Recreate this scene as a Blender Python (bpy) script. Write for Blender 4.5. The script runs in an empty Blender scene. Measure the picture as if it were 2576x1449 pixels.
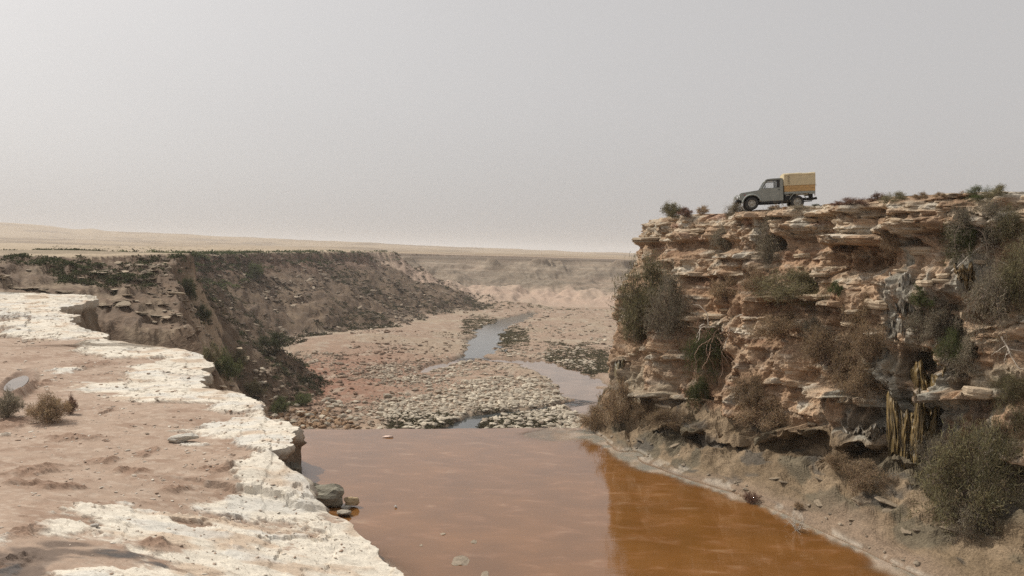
import bpy, math, random
import numpy as np
from mathutils import Vector, Matrix
from mathutils.bvhtree import BVHTree

scn = bpy.context.scene
COL = scn.collection
R_ = math.radians

# ------------------------------------------------------------------ camera
PITCH, ROLL, EYE = R_(2.5), R_(1.0), 10.0
F = 1932.0                                   # focal length for a 2576 px wide picture
fwd = Vector((0, math.cos(PITCH), -math.sin(PITCH)))
up0 = Vector((0, math.sin(PITCH), math.cos(PITCH)))
rt0 = Vector((1, 0, 0))
CR = rt0 * math.cos(ROLL) + up0 * math.sin(ROLL)
CU = up0 * math.cos(ROLL) - rt0 * math.sin(ROLL)
cam_d = bpy.data.cameras.new('camera')
cam = bpy.data.objects.new('camera', cam_d)
COL.objects.link(cam)
cam_d.sensor_width = 36.0
cam_d.lens = 36.0 * F / 2576.0
cam_d.clip_start = 0.1
cam_d.clip_end = 20000
M = Matrix.Identity(4)
for i in range(3):
    M[i][0] = CR[i]; M[i][1] = CU[i]; M[i][2] = -fwd[i]
M[2][3] = EYE
cam.matrix_world = M
scn.camera = cam

# ------------------------------------------------------------------ sky, sun, exposure
SUN_AZ = Vector((-0.84, 0.54, 0)).normalized()
SUN_EL = R_(48)
SUN = Vector((SUN_AZ.x * math.cos(SUN_EL), SUN_AZ.y * math.cos(SUN_EL), math.sin(SUN_EL)))
world = bpy.data.worlds.new('World')
scn.world = world
world.use_nodes = True
wn, wl = world.node_tree.nodes, world.node_tree.links
wn.clear()
sky = wn.new('ShaderNodeTexSky')
sky.sky_type = 'NISHITA'
sky.sun_disc = False
sky.sun_elevation = SUN_EL
sky.sun_rotation = math.atan2(SUN_AZ.x, SUN_AZ.y)
sky.dust_density = 6.0
sky.air_density = 1.0
sky.ozone_density = 1.0
hs = wn.new('ShaderNodeHueSaturation')
hs.inputs['Saturation'].default_value = 0.22
wl.new(sky.outputs[0], hs.inputs['Color'])
wmix = wn.new('ShaderNodeMix'); wmix.data_type = 'RGBA'
wmix.inputs[0].default_value = 0.62
wl.new(hs.outputs[0], wmix.inputs[6])
wmix.inputs[7].default_value = (6.0, 5.8, 5.7, 1)      # even veil of suspended dust
bg = wn.new('ShaderNodeBackground')
bg.inputs['Strength'].default_value = 0.1
wl.new(wmix.outputs[2], bg.inputs['Color'])
wo = wn.new('ShaderNodeOutputWorld')
wl.new(bg.outputs[0], wo.inputs['Surface'])

sun_d = bpy.data.lights.new('sun', 'SUN')
sun_d.energy = 3.2
sun_d.angle = R_(1.2)
sun_d.color = (1.0, 0.94, 0.84)
sun = bpy.data.objects.new('sun', sun_d)
COL.objects.link(sun)
sun.rotation_euler = SUN.to_track_quat('Z', 'Y').to_euler()
sun.location = (0, 0, 200)

vs = scn.view_settings
vs.view_transform = 'Standard'
vs.look = 'None'
vs.exposure = 0.16
vs.gamma = 1.0
vs.use_curve_mapping = False
scn.cycles.use_denoising = False
scn.cycles.max_bounces = 6
scn.cycles.diffuse_bounces = 3
scn.cycles.glossy_bounces = 3
scn.cycles.transparent_max_bounces = 12
scn.cycles.volume_bounces = 1
scn.cycles.sample_clamp_indirect = 2.5

# ------------------------------------------------------------------ helpers
rng = np.random.default_rng(7)
random.seed(7)


def ray(px, py):
    d = fwd + CR * ((px - 1288.0) / F) + CU * ((724.5 - py) / F)
    return d.normalized()


def on_plane(px, py, z):
    d = ray(px, py)
    t = (z - EYE) / d.z
    return Vector((d.x * t, d.y * t, z))


def at_depth(px, py, Y):
    d = ray(px, py)
    t = Y / d.y
    return Vector((d.x * t, Y, EYE + d.z * t))


def hash3(ix, iy, iz, seed):
    h = (ix.astype(np.int64) * 374761393 + iy.astype(np.int64) * 668265263
         + iz.astype(np.int64) * 2147483647 + seed * 1274126177) & 0xFFFFFFFF
    h = ((h ^ (h >> 13)) * 1274126177) & 0xFFFFFFFF
    h = ((h ^ (h >> 16)) * 2246822519) & 0xFFFFFFFF
    return ((h ^ (h >> 15)) & 0xFFFFFF).astype(np.float64) / float(0xFFFFFF) * 2 - 1


def noise3(x, y, z=0.0, seed=0):
    x, y, z = np.broadcast_arrays(np.asarray(x, float), np.asarray(y, float), np.asarray(z, float))
    fx, fy, fz = np.floor(x), np.floor(y), np.floor(z)
    tx, ty, tz = x - fx, y - fy, z - fz
    ux, uy, uz = (t * t * t * (t * (t * 6 - 15) + 10) for t in (tx, ty, tz))
    r = 0
    for dx in (0, 1):
        wx = ux if dx else 1 - ux
        for dy in (0, 1):
            wy = uy if dy else 1 - uy
            for dz in (0, 1):
                wz = uz if dz else 1 - uz
                r = r + hash3(fx + dx, fy + dy, fz + dz, seed) * (wx * wy * wz)
    return r


def noise2(x, y, seed=0):
    x, y = np.broadcast_arrays(np.asarray(x, float), np.asarray(y, float))
    fx, fy = np.floor(x), np.floor(y)
    tx, ty = x - fx, y - fy
    ux, uy = (t * t * t * (t * (t * 6 - 15) + 10) for t in (tx, ty))
    o = np.zeros_like(fx)
    a = hash3(fx, fy, o, seed); b = hash3(fx + 1, fy, o, seed)
    c = hash3(fx, fy + 1, o, seed); d = hash3(fx + 1, fy + 1, o, seed)
    return (a * (1 - ux) + b * ux) * (1 - uy) + (c * (1 - ux) + d * ux) * uy


def fbm2(x, y, oct=4, seed=0, gain=0.5):
    r, a = 0, 1.0
    for i in range(oct):
        k = 2.03 ** i
        r = r + a * noise2(x * k + 17.3 * i, y * k - 9.1 * i, seed + i)
        a *= gain
    return r


def fbm3(x, y, z, oct=4, seed=0, gain=0.5):
    r, a = 0, 1.0
    for i in range(oct):
        k = 2.03 ** i
        r = r + a * noise3(x * k + 7.7 * i, y * k - 3.1 * i, z * k + 1.3 * i, seed + i)
        a *= gain
    return r


def vor2(x, y, seed=0):
    """cells round jittered points: three random numbers of the cell, offset from its point, distance to the border"""
    x, y = np.broadcast_arrays(np.asarray(x, float), np.asarray(y, float))
    fx, fy = np.floor(x), np.floor(y)
    b1 = np.full(x.shape, 9e9); b2 = np.full(x.shape, 9e9); o = np.zeros(x.shape)
    cx, cy, ox, oy = o.copy(), o.copy(), o.copy(), o.copy()
    for i in (-1, 0, 1):
        for j in (-1, 0, 1):
            gx, gy = fx + i, fy + j
            jx = gx + .5 + .45 * hash3(gx, gy, o, seed); jy = gy + .5 + .45 * hash3(gx, gy, o + 1, seed)
            d = (x - jx) ** 2 + (y - jy) ** 2
            m = d < b1
            b2 = np.where(m, b1, np.minimum(b2, d)); b1 = np.where(m, d, b1)
            cx = np.where(m, gx, cx); cy = np.where(m, gy, cy); ox = np.where(m, x - jx, ox); oy = np.where(m, y - jy, oy)
    return hash3(cx, cy, o + 2, seed), hash3(cx, cy, o + 3, seed), hash3(cx, cy, o + 4, seed), ox, oy, np.sqrt(b2) - np.sqrt(b1)


def ridge2(x, y, oct=4, seed=0):
    r, a = 0, 1.0
    for i in range(oct):
        k = 2.03 ** i
        r = r + a * (1 - 2 * np.abs(noise2(x * k + 5.3 * i, y * k, seed + i)))
        a *= 0.5
    return r


def sstep(a, b, x):
    t = np.clip((x - a) / (b - a), 0, 1)
    return t * t * (3 - 2 * t)


def lerp(a, b, t):
    return a + (b - a) * t


def mixc(c, target, w):
    return c + (np.asarray(target) - c) * w[..., None]


def raw_mesh(name, V, quads=None, tris=None, col=None, smooth=True, attrs=None):
    V = np.asarray(V, np.float32).reshape(-1, 3)
    me = bpy.data.meshes.new(name)
    nq = 0 if quads is None else len(quads)
    nt = 0 if tris is None else len(tris)
    me.vertices.add(len(V))
    me.vertices.foreach_set('co', V.ravel())
    idx = []
    if nq: idx.append(np.asarray(quads, np.int32).ravel())
    if nt: idx.append(np.asarray(tris, np.int32).ravel())
    idx = np.concatenate(idx)
    me.loops.add(len(idx))
    me.loops.foreach_set('vertex_index', idx)
    me.polygons.add(nq + nt)
    st = np.concatenate([np.arange(nq) * 4, nq * 4 + np.arange(nt) * 3]).astype(np.int32)
    me.polygons.foreach_set('loop_start', st)
    me.polygons.foreach_set('use_smooth', np.full(nq + nt, smooth))
    if col is not None:
        a = me.attributes.new('col', 'FLOAT_COLOR', 'POINT')
        c = np.ones((len(V), 4), np.float32)
        c[:, :3] = np.clip(np.asarray(col, np.float32).reshape(-1, 3), 0, 1)
        a.data.foreach_set('color', c.ravel())
    for k, v in (attrs or {}).items():
        a = me.attributes.new(k, 'FLOAT', 'POINT')
        a.data.foreach_set('value', np.asarray(v, np.float32).ravel())
    me.update(calc_edges=True)
    me.validate()
    return me


def grid_quads(nu, nv, flip=False):
    i = np.arange(nu - 1)[:, None] * nv + np.arange(nv - 1)[None, :]
    q = np.stack([i, i + 1, i + nv + 1, i + nv], -1).reshape(-1, 4)
    return q[:, ::-1] if flip else q


def link(name, me, mat=None, parent=None, loc=None):
    o = bpy.data.objects.new(name, me)
    COL.objects.link(o)
    if mat is not None and me is not None and len(me.materials) == 0:
        me.materials.append(mat)
    if parent is not None:
        o.parent = parent
    if loc is not None:
        o.location = loc
    return o


def tag(o, label=None, cat=None, group=None, kind=None):
    if label: o['label'] = label
    if cat: o['category'] = cat
    if group: o['group'] = group
    if kind: o['kind'] = kind
    return o


def empty(name, loc=(0, 0, 0), rz=0.0):
    o = bpy.data.objects.new(name, None)
    o.empty_display_size = 0.2
    COL.objects.link(o)
    o.location = loc
    o.rotation_euler = (0, 0, rz)
    return o


def own_material(o, mat):
    o.material_slots[0].link = 'OBJECT'
    o.material_slots[0].material = mat


# ------------------------------------------------------------------ materials
def new_mat(name):
    m = bpy.data.materials.new(name)
    m.use_nodes = True
    nt = m.node_tree
    b = nt.nodes['Principled BSDF']
    return m, nt, b


def N(nt, t, **kw):
    n = nt.nodes.new(t)
    for k, v in kw.items():
        setattr(n, k, v)
    return n


def rock_material(name, s1=3.0, s2=14.0, amt=0.35, bump=0.5, bdist=0.04, rough=0.9, random_amt=0.0, aniso=1.0, spec=0.25):
    """colour from the mesh attribute 'col', broken up by two noises, with fine relief"""
    m, nt, b = new_mat(name)
    L = nt.links
    at = N(nt, 'ShaderNodeAttribute', attribute_name='col')
    geo = N(nt, 'ShaderNodeNewGeometry')
    mp = N(nt, 'ShaderNodeMapping')
    mp.inputs['Scale'].default_value = (1, 1, aniso)
    L.new(geo.outputs['Position'], mp.inputs['Vector'])
    n1 = N(nt, 'ShaderNodeTexNoise'); n1.inputs['Scale'].default_value = s1; n1.inputs['Detail'].default_value = 6; n1.inputs['Roughness'].default_value = 0.65
    n2 = N(nt, 'ShaderNodeTexNoise'); n2.inputs['Scale'].default_value = s2; n2.inputs['Detail'].default_value = 4
    L.new(mp.outputs[0], n1.inputs['Vector']); L.new(mp.outputs[0], n2.inputs['Vector'])
    add = N(nt, 'ShaderNodeMath', operation='ADD')
    L.new(n1.outputs[0], add.inputs[0]); L.new(n2.outputs[0], add.inputs[1])
    mr = N(nt, 'ShaderNodeMapRange')
    mr.inputs['From Min'].default_value = 0.65; mr.inputs['From Max'].default_value = 1.35
    mr.inputs['To Min'].default_value = 1 - amt; mr.inputs['To Max'].default_value = 1 + amt
    L.new(add.outputs[0], mr.inputs['Value'])
    val = mr.outputs[0]
    if random_amt:
        oi = N(nt, 'ShaderNodeObjectInfo')
        mr2 = N(nt, 'ShaderNodeMapRange')
        mr2.inputs['To Min'].default_value = 1 - random_amt; mr2.inputs['To Max'].default_value = 1 + random_amt
        L.new(oi.outputs['Random'], mr2.inputs['Value'])
        mm = N(nt, 'ShaderNodeMath', operation='MULTIPLY')
        L.new(val, mm.inputs[0]); L.new(mr2.outputs[0], mm.inputs[1])
        val = mm.outputs[0]
    mul = N(nt, 'ShaderNodeVectorMath', operation='SCALE')
    L.new(at.outputs['Color'], mul.inputs[0]); L.new(val, mul.inputs['Scale'])
    L.new(mul.outputs[0], b.inputs['Base Color'])
    b.inputs['Roughness'].default_value = rough
    b.inputs['Specular IOR Level'].default_value = spec
    bp = N(nt, 'ShaderNodeBump')
    bp.inputs['Strength'].default_value = bump
    bp.inputs['Distance'].default_value = bdist
    L.new(add.outputs[0], bp.inputs['Height'])
    L.new(bp.outputs[0], b.inputs['Normal'])
    return m


def plain_material(name, color, rough=0.6, metal=0.0, noise=0.0, nscale=20.0, bump=0.0, spec=0.5, coat=0.0):
    m, nt, b = new_mat(name)
    L = nt.links
    b.inputs['Roughness'].default_value = rough
    b.inputs['Metallic'].default_value = metal
    b.inputs['Specular IOR Level'].default_value = spec
    b.inputs['Coat Weight'].default_value = coat
    tc = N(nt, 'ShaderNodeTexCoord')
    n1 = N(nt, 'ShaderNodeTexNoise'); n1.inputs['Scale'].default_value = nscale; n1.inputs['Detail'].default_value = 5
    L.new(tc.outputs['Object'], n1.inputs['Vector'])
    mr = N(nt, 'ShaderNodeMapRange')
    mr.inputs['From Min'].default_value = 0.3; mr.inputs['From Max'].default_value = 0.7
    mr.inputs['To Min'].default_value = 1 - noise; mr.inputs['To Max'].default_value = 1 + noise
    L.new(n1.outputs[0], mr.inputs['Value'])
    sc = N(nt, 'ShaderNodeVectorMath', operation='SCALE')
    sc.inputs[0].default_value = color
    L.new(mr.outputs[0], sc.inputs['Scale'])
    L.new(sc.outputs[0], b.inputs['Base Color'])
    if bump:
        bp = N(nt, 'ShaderNodeBump'); bp.inputs['Strength'].default_value = bump; bp.inputs['Distance'].default_value = 0.01
        L.new(n1.outputs[0], bp.inputs['Height']); L.new(bp.outputs[0], b.inputs['Normal'])
    return m


def leaf_material(name, color, random_amt=0.2, trans=0.4):
    m, nt, b = new_mat(name)
    L = nt.links
    at = N(nt, 'ShaderNodeAttribute', attribute_name='col')
    oi = N(nt, 'ShaderNodeObjectInfo')
    mr = N(nt, 'ShaderNodeMapRange')
    mr.inputs['To Min'].default_value = 1 - random_amt; mr.inputs['To Max'].default_value = 1 + random_amt
    L.new(oi.outputs['Random'], mr.inputs['Value'])
    v = N(nt, 'ShaderNodeVectorMath', operation='MULTIPLY')
    v.inputs[1].default_value = color
    L.new(at.outputs['Color'], v.inputs[0])
    s = N(nt, 'ShaderNodeVectorMath', operation='SCALE')
    L.new(v.outputs[0], s.inputs[0]); L.new(mr.outputs[0], s.inputs['Scale'])
    d = N(nt, 'ShaderNodeBsdfDiffuse'); t = N(nt, 'ShaderNodeBsdfTranslucent')
    L.new(s.outputs[0], d.inputs['Color']); L.new(s.outputs[0], t.inputs['Color'])
    mx = N(nt, 'ShaderNodeMixShader'); mx.inputs[0].default_value = trans
    L.new(d.outputs[0], mx.inputs[1]); L.new(t.outputs[0], mx.inputs[2])
    nt.nodes.remove(b)
    L.new(mx.outputs[0], nt.nodes['Material Output'].inputs['Surface'])
    return m


def pool_water_material():
    m, nt, b = new_mat('silty_water')
    L = nt.links
    geo = N(nt, 'ShaderNodeNewGeometry')
    mp = N(nt, 'ShaderNodeMapping')
    mp.inputs['Rotation'].default_value = (0, 0, R_(18))
    mp.inputs['Scale'].default_value = (0.55, 1.3, 1)
    L.new(geo.outputs['Position'], mp.inputs['Vector'])
    n = N(nt, 'ShaderNodeTexNoise'); n.inputs['Scale'].default_value = 1.25; n.inputs['Detail'].default_value = 3.5; n.inputs['Distortion'].default_value = 0.6
    L.new(mp.outputs[0], n.inputs['Vector'])
    cr = N(nt, 'ShaderNodeValToRGB')
    e = cr.color_ramp.elements
    e[0].position = 0.30; e[0].color = (0.170, 0.074, 0.019, 1)
    e[1].position = 0.74; e[1].color = (0.26, 0.145, 0.070, 1)
    k = cr.color_ramp.elements.new(0.54); k.color = (0.184, 0.081, 0.023, 1)
    k = cr.color_ramp.elements.new(0.63); k.color = (0.212, 0.096, 0.034, 1)
    L.new(n.outputs[0], cr.inputs[0])
    n3 = N(nt, 'ShaderNodeTexNoise'); n3.inputs['Scale'].default_value = 0.35; n3.inputs['Detail'].default_value = 3
    L.new(geo.outputs['Position'], n3.inputs['Vector'])
    mr3 = N(nt, 'ShaderNodeMapRange')
    mr3.inputs['From Min'].default_value = 0.3; mr3.inputs['From Max'].default_value = 0.7
    mr3.inputs['To Min'].default_value = 0.85; mr3.inputs['To Max'].default_value = 1.15
    L.new(n3.outputs[0], mr3.inputs['Value'])
    sc = N(nt, 'ShaderNodeVectorMath', operation='SCALE')
    L.new(cr.outputs[0], sc.inputs[0]); L.new(mr3.outputs[0], sc.inputs['Scale'])
    L.new(sc.outputs[0], b.inputs['Base Color'])
    b.inputs['Roughness'].default_value = 0.03
    b.inputs['IOR'].default_value = 1.82
    at = N(nt, 'ShaderNodeAttribute', attribute_name='opaque')
    L.new(at.outputs['Fac'], b.inputs['Alpha'])
    w = N(nt, 'ShaderNodeTexNoise'); w.inputs['Scale'].default_value = 5.0; w.inputs['Detail'].default_value = 3
    mp2 = N(nt, 'ShaderNodeMapping'); mp2.inputs['Scale'].default_value = (0.45, 1.3, 1)
    L.new(geo.outputs['Position'], mp2.inputs['Vector']); L.new(mp2.outputs[0], w.inputs['Vector'])
    bp = N(nt, 'ShaderNodeBump'); bp.inputs['Strength'].default_value = 0.10; bp.inputs['Distance'].default_value = 0.02
    L.new(w.outputs[0], bp.inputs['Height']); L.new(bp.outputs[0], b.inputs['Normal'])
    return m


def river_material(name, color):
    m, nt, b = new_mat(name)
    L = nt.links
    geo = N(nt, 'ShaderNodeNewGeometry')
    n = N(nt, 'ShaderNodeTexNoise'); n.inputs['Scale'].default_value = 0.25; n.inputs['Detail'].default_value = 4
    L.new(geo.outputs['Position'], n.inputs['Vector'])
    mr = N(nt, 'ShaderNodeMapRange'); mr.inputs['From Min'].default_value = 0.3; mr.inputs['From Max'].default_value = 0.7
    mr.inputs['To Min'].default_value = 0.75; mr.inputs['To Max'].default_value = 1.25
    L.new(n.outputs[0], mr.inputs['Value'])
    sc = N(nt, 'ShaderNodeVectorMath', operation='SCALE'); sc.inputs[0].default_value = color
    L.new(mr.outputs[0], sc.inputs['Scale']); L.new(sc.outputs[0], b.inputs['Base Color'])
    b.inputs['Roughness'].default_value = 0.08
    b.inputs['IOR'].default_value = 1.33
    w = N(nt, 'ShaderNodeTexNoise'); w.inputs['Scale'].default_value = 2.0
    L.new(geo.outputs['Position'], w.inputs['Vector'])
    bp = N(nt, 'ShaderNodeBump'); bp.inputs['Strength'].default_value = 0.15; bp.inputs['Distance'].default_value = 0.03
    L.new(w.outputs[0], bp.inputs['Height']); L.new(bp.outputs[0], b.inputs['Normal'])
    return m


M_land = rock_material('valley_earth', s1=0.35, s2=1.6, amt=0.30, bump=0.6, bdist=0.35)
M_terrace = rock_material('flaky_limestone', s1=2.2, s2=16.0, amt=0.16, bump=0.55, bdist=0.03)
M_cliff = rock_material('bedded_cliff_rock', s1=2.6, s2=13.0, amt=0.40, bump=0.75, bdist=0.07, aniso=2.0)
M_slab = rock_material('limestone_slab', s1=3.5, s2=15.0, amt=0.28, bump=0.6, bdist=0.04, random_amt=0.22, aniso=2.5)
M_stone = rock_material('weathered_stone', s1=2.0, s2=9.0, amt=0.25, bump=0.5, bdist=0.05, random_amt=0.25)
M_drip = rock_material('wet_dripstone', s1=4.0, s2=20.0, amt=0.35, bump=0.6, bdist=0.04, rough=0.38, aniso=0.25, spec=0.5)
M_pool = pool_water_material()
M_river = river_material('river_water', (0.060, 0.066, 0.066))
M_brown_river = river_material('brown_river_water', (0.20, 0.135, 0.095))
M_puddle = river_material('puddle_water', (0.16, 0.12, 0.09))
M_bark = plain_material('dry_bark', (0.17, 0.13, 0.10), rough=0.9, noise=0.3)
M_dead = plain_material('bleached_wood', (0.52, 0.46, 0.38), rough=0.85, noise=0.2)
M_root = plain_material('exposed_root', (0.30, 0.20, 0.14), rough=0.9, noise=0.35)
L_olive = leaf_material('olive_leaf', (0.31, 0.275, 0.165))
L_green = leaf_material('green_leaf', (0.165, 0.185, 0.085))
L_grey = leaf_material('grey_twig', (0.36, 0.31, 0.235))
L_brown = leaf_material('dry_brown_twig', (0.46, 0.335, 0.22))
L_mauve = leaf_material('mauve_twig', (0.30, 0.18, 0.135))
L_dark = leaf_material('dark_scrub', (0.100, 0.110, 0.058))

# ------------------------------------------------------------------ terrain of the valley
def zfloor(Y):
    return -16.0 - 0.012 * Y


def hp(px, py, dz=0.0):
    """photo pixel -> point on the sloping valley floor"""
    d = ray(px, py)
    t = (-16.0 + dz - EYE) / (d.z + 0.012 * d.y)
    return Vector((d.x * t, d.y * t, EYE + d.z * t))


def seg_dist(X, Y, pts):
    """distance to a polyline and side (positive to the right of its direction)"""
    best = np.full(X.shape, 1e9); side = np.zeros(X.shape); along = np.zeros(X.shape)
    acc = 0.0
    for (x0, y0), (x1, y1) in zip(pts[:-1], pts[1:]):
        dx, dy = x1 - x0, y1 - y0
        L2 = dx * dx + dy * dy; Ls = math.sqrt(L2)
        t = np.clip(((X - x0) * dx + (Y - y0) * dy) / L2, 0, 1)
        ex, ey = X - (x0 + t * dx), Y - (y0 + t * dy)
        d = np.sqrt(ex * ex + ey * ey)
        s = (X - x0) * dy - (Y - y0) * dx
        m = d < best - 1e-9
        best = np.where(m, d, best); side = np.where(m, s, side); along = np.where(m, acc + t * Ls, along)
        acc += Ls
    return best, np.sign(side), along


RIM = [(-900, 125), (-300, 112), (-95, 115), (-80, 119), (-68, 130), (-63, 141), (-72, 156), (-93, 176), (-107, 210),
       (-114, 262), (-106, 310), (-97, 400), (-79, 490), (-92, 530), (-170, 600), (-900, 800)]
EDGE_PX = [(1250, 1640, .10), (1120, 1530, .15), (1020, 1449, .25), (962, 1390, .35), (925, 1340, .55), (872, 1300, .75), (830, 1265, .95),
           (792, 1237, 1.15), (752, 1200, 1.35), (700, 1168, 1.5), (688, 1150, 1.6), (718, 1130, 1.65), (762, 1098, 1.7),
           (742, 1084, 1.7), (668, 1040, 1.75), (650, 1002, 1.8), (638, 990, 1.8), (502, 966, 1.9), (508, 940, 1.9),
           (534, 908, 2.2), (500, 880, 2.5), (400, 866, 2.7), (330, 860, 2.9), (275, 850, 3.0), (262, 828, 3.3),
           (190, 815, 3.5), (192, 788, 3.8), (135, 772, 4.0), (245, 748, 4.4), (230, 738, 4.6), (100, 733, 4.7),
           (0, 730, 4.8), (-300, 724, 4.9)]
EDGE = []
for px, py, z in EDGE_PX:
    p = on_plane(px, py, z)
    EDGE.append((p.x, p.y, z))
EX = np.array([e[0] for e in EDGE]); EY = np.array([e[1] for e in EDGE]); EZ = np.array([e[2] for e in EDGE])
for i in range(1, len(EY)):
    EY[i] = max(EY[i], EY[i - 1] + 0.05)

RIVERS = {
    'a': ([(1345, 785), (1290, 803), (1240, 826), (1222, 855), (1205, 885), (1188, 899), (1170, 908)], [3.4, 5.6, 6.2, 5.6, 4.2, 3.2, 2.8]),
    'b': ([(1055, 935), (1110, 914), (1180, 904), (1260, 904), (1340, 910), (1410, 934), (1455, 966), (1500, 1010), (1540, 1060)], [1.4, 2.4, 3.0, 3.2, 4.4, 5.6, 5.6, 5.0, 5.0]),
    'c': ([(1120, 1120), (1160, 1075), (1195, 1052), (1250, 1041), (1330, 1032), (1400, 1020), (1470, 1003)], [3.2, 2.9, 2.2, 1.6, 1.3, 1.3, 2.0]),
    'd': ([(1060, 946), (1085, 945)], [1.0, 0.8]),
}
RIV = {}
for k, (pl, wd) in RIVERS.items():
    RIV[k] = (np.array([[q.x, q.y] for q in (hp(*p) for p in pl)]), np.array(wd))


def river_depth(X, Y):
    """1 in mid-stream to 0 on the banks and beyond"""
    r = np.zeros(X.shape)
    for k, (pts, wd) in RIV.items():
        lo, hi = pts.min(0) - 14, pts.max(0) + 14
        m = (X > lo[0]) & (X < hi[0]) & (Y > lo[1]) & (Y < hi[1])
        if not m.any():
            continue
        xs, ys = X[m], Y[m]
        L = np.concatenate([[0], np.cumsum(np.hypot(*np.diff(pts, axis=0).T))])
        d, s, al = seg_dist(xs, ys, [tuple(p) for p in pts])
        w = np.interp(al, L, wd) * (1 + 0.35 * fbm2(xs * 0.25, ys * 0.25, 3, 91))
        r[m] = np.maximum(r[m], np.clip(1 - d / (w * 1.35), 0, 1))
    return r


MESA_PX = np.array([-600, 0, 130, 190, 215, 232, 262, 400, 560, 760, 815, 835, 870, 1000, 1290, 1590, 2600])
MESA_UP = np.array([70, 57, 49.5, 44.5, 44.5, 45, 40, 35.5, 30.5, 25.5, 25.5, 25.5, 23.5, 20.5, 14, 9, 6])
F_EDGE = [(x, y) for x, y, z in zip(EX, EY, EZ) if 44 < y < 112]


def terrain(X, Y):
    """height and colour of the whole valley"""
    d, s, al = seg_dist(X, Y, RIM)
    d = d * s                                            # + on the valley side
    warp = 5.0 * fbm2(X * 0.03, Y * 0.03, 3, 3) + 2.2 * fbm2(X * 0.12, Y * 0.12, 3, 5)
    warp = warp + 3.2 * ridge2(al * .035 + .02 * d, d * .02, 3, 6) * sstep(4, 20, d)
    dw = d + warp * sstep(-30, 6, d) * np.where(Y > 150, 1, 0.55)
    W = np.interp(Y, [90, 150, 200, 262, 450, 600], [25, 27, 38, 57, 74, 84])
    t = np.clip(dw / W, 0, 1)
    g = np.interp(t, [0, .03, .05, .10, .14, .5, .8, .93, 1], [1, .97, .87, .80, .74, .36, .13, .035, 0])
    zf = zfloor(Y)
    zr = np.interp(Y, [100, 120, 140, 200, 266, 400, 500], [8.0, 8.2, 9.2, 8.6, 8.2, 9.6, 10.3])
    z1 = zf + (zr - zf) * g
    # strata: small steps where the wall is exposed
    lay = z1 / 2.3 + 0.25 * fbm2(X * 0.04, Y * 0.04, 2, 8)
    fr = lay - np.floor(lay)
    wall = sstep(0.01, 0.06, t) * (1 - sstep(0.78, 0.97, t))
    z1 = z1 + wall * (0.9 * (sstep(0.25, 0.5, fr) - fr))
    z1 = z1 + wall * (1.3 * fbm2(X * 0.10, Y * 0.07, 4, 21) * np.clip(t * 5, 0, 1) + 0.35 * fbm2(X * 0.6, Y * 0.6, 3, 22))
    # talus below the edge of the limestone terrace
    de, se, ale = seg_dist(X, Y, F_EDGE)
    de = de * se
    tt = np.clip((de + 2.0 * fbm2(X * 0.15, Y * 0.15, 3, 12)) / np.interp(Y, [44, 70, 110], [27, 25, 22]), 0, 1)
    ztop = np.where(Y < 56, -2.6, -1.6)
    z2 = zf + (ztop - zf) * np.interp(tt, [0, .12, .3, .6, .85, 1], [1, .72, .5, .22, .05, 0])
    z2 = np.where((Y > 46) & (Y < 98), z2, zf - 3) + 0.5 * fbm2(X * 0.4, Y * 0.4, 3, 14) * (1 - tt)
    # far side of the valley: mounds, then the far wall
    yy = Y + 26 * fbm2(X * 0.010, Y * 0.004, 3, 31) + 0.05 * X
    wx_ = X + 14 * fbm2(X * .02, Y * .02, 3, 32)
    gul = 0.7 * ridge2(wx_ * 0.030 + 0.012 * Y, Y * 0.010, 4, 33) + .5 * fbm2(X * .05, Y * .06, 4, 34)
    mz = np.interp(yy, [455, 500, 600], [0, 1.2, 4.0]) + sstep(465, 510, yy) * (1 - sstep(585, 640, yy)) * 5.0 * np.abs(fbm2(X * 0.045, Y * 0.022, 4, 35))
    fw = np.interp(yy + gul * 19 * (1 - sstep(685, 706, yy)), [596, 612, 700, 708, 722], [0, 1.5, 22.5, 27.5, 28.5])
    z3 = zf + mz + np.maximum(fw - mz * 0.25, 0) * 1.0
    rimfar = np.interp(X, [-150, 0, 200], [9.3, 8.4, 6.6])
    z3 = np.minimum(z3, rimfar + 0.3 * fbm2(X * .02, Y * .02, 2, 36))
    z3 = np.where(yy > 722, rimfar + 0.3 * fbm2(X * .02, Y * .02, 2, 36), z3)
    # plateau behind and the mesa on the skyline
    up = np.interp(1288 + F * X / np.maximum(Y, 1), MESA_PX, MESA_UP) * 1.345
    far = 0.30 * up * sstep(350, 2100, Y) + up * 0.68 * sstep(1900, 2550, Y + 120 * fbm2(X * .002, Y * .002, 3, 41))
    far = far + sstep(900, 1600, Y) * 4.0 * fbm2(X * 0.006, Y * 0.006, 5, 42)
    # floor relief and river channels
    fl = 0.35 * fbm2(X * 0.07, Y * 0.07, 4, 51) + 0.10 * fbm2(X * 0.5, Y * 0.5, 3, 52)
    knoll = hp(930, 855)
    fl = fl + 2.4 * np.exp(-(((X - knoll.x) / 22) ** 2 + ((Y - knoll.y) / 34) ** 2))
    knoll = hp(1295, 775)
    fl = fl + 3.2 * np.exp(-(((X - knoll.x) / 16) ** 2 + ((Y - knoll.y) / 22) ** 2)) * (1 + .4 * fbm2(X * .2, Y * .2, 3, 55))
    isl = hp(1230, 980)
    fl = fl + 0.8 * np.exp(-(((X - isl.x) / 13) ** 2 + ((Y - isl.y) / 26) ** 2))
    rd = river_depth(X, Y)
    fl = fl * (1 - sstep(0.0, 0.25, rd)) - 0.8 * sstep(0.1, 0.45, rd)
    z0 = zf + fl
    z = np.maximum(np.maximum(z0, np.where(t < 1, z1, -99)), z2)
    z = np.maximum(z, np.where(Y > 440, z3, -99))
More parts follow.
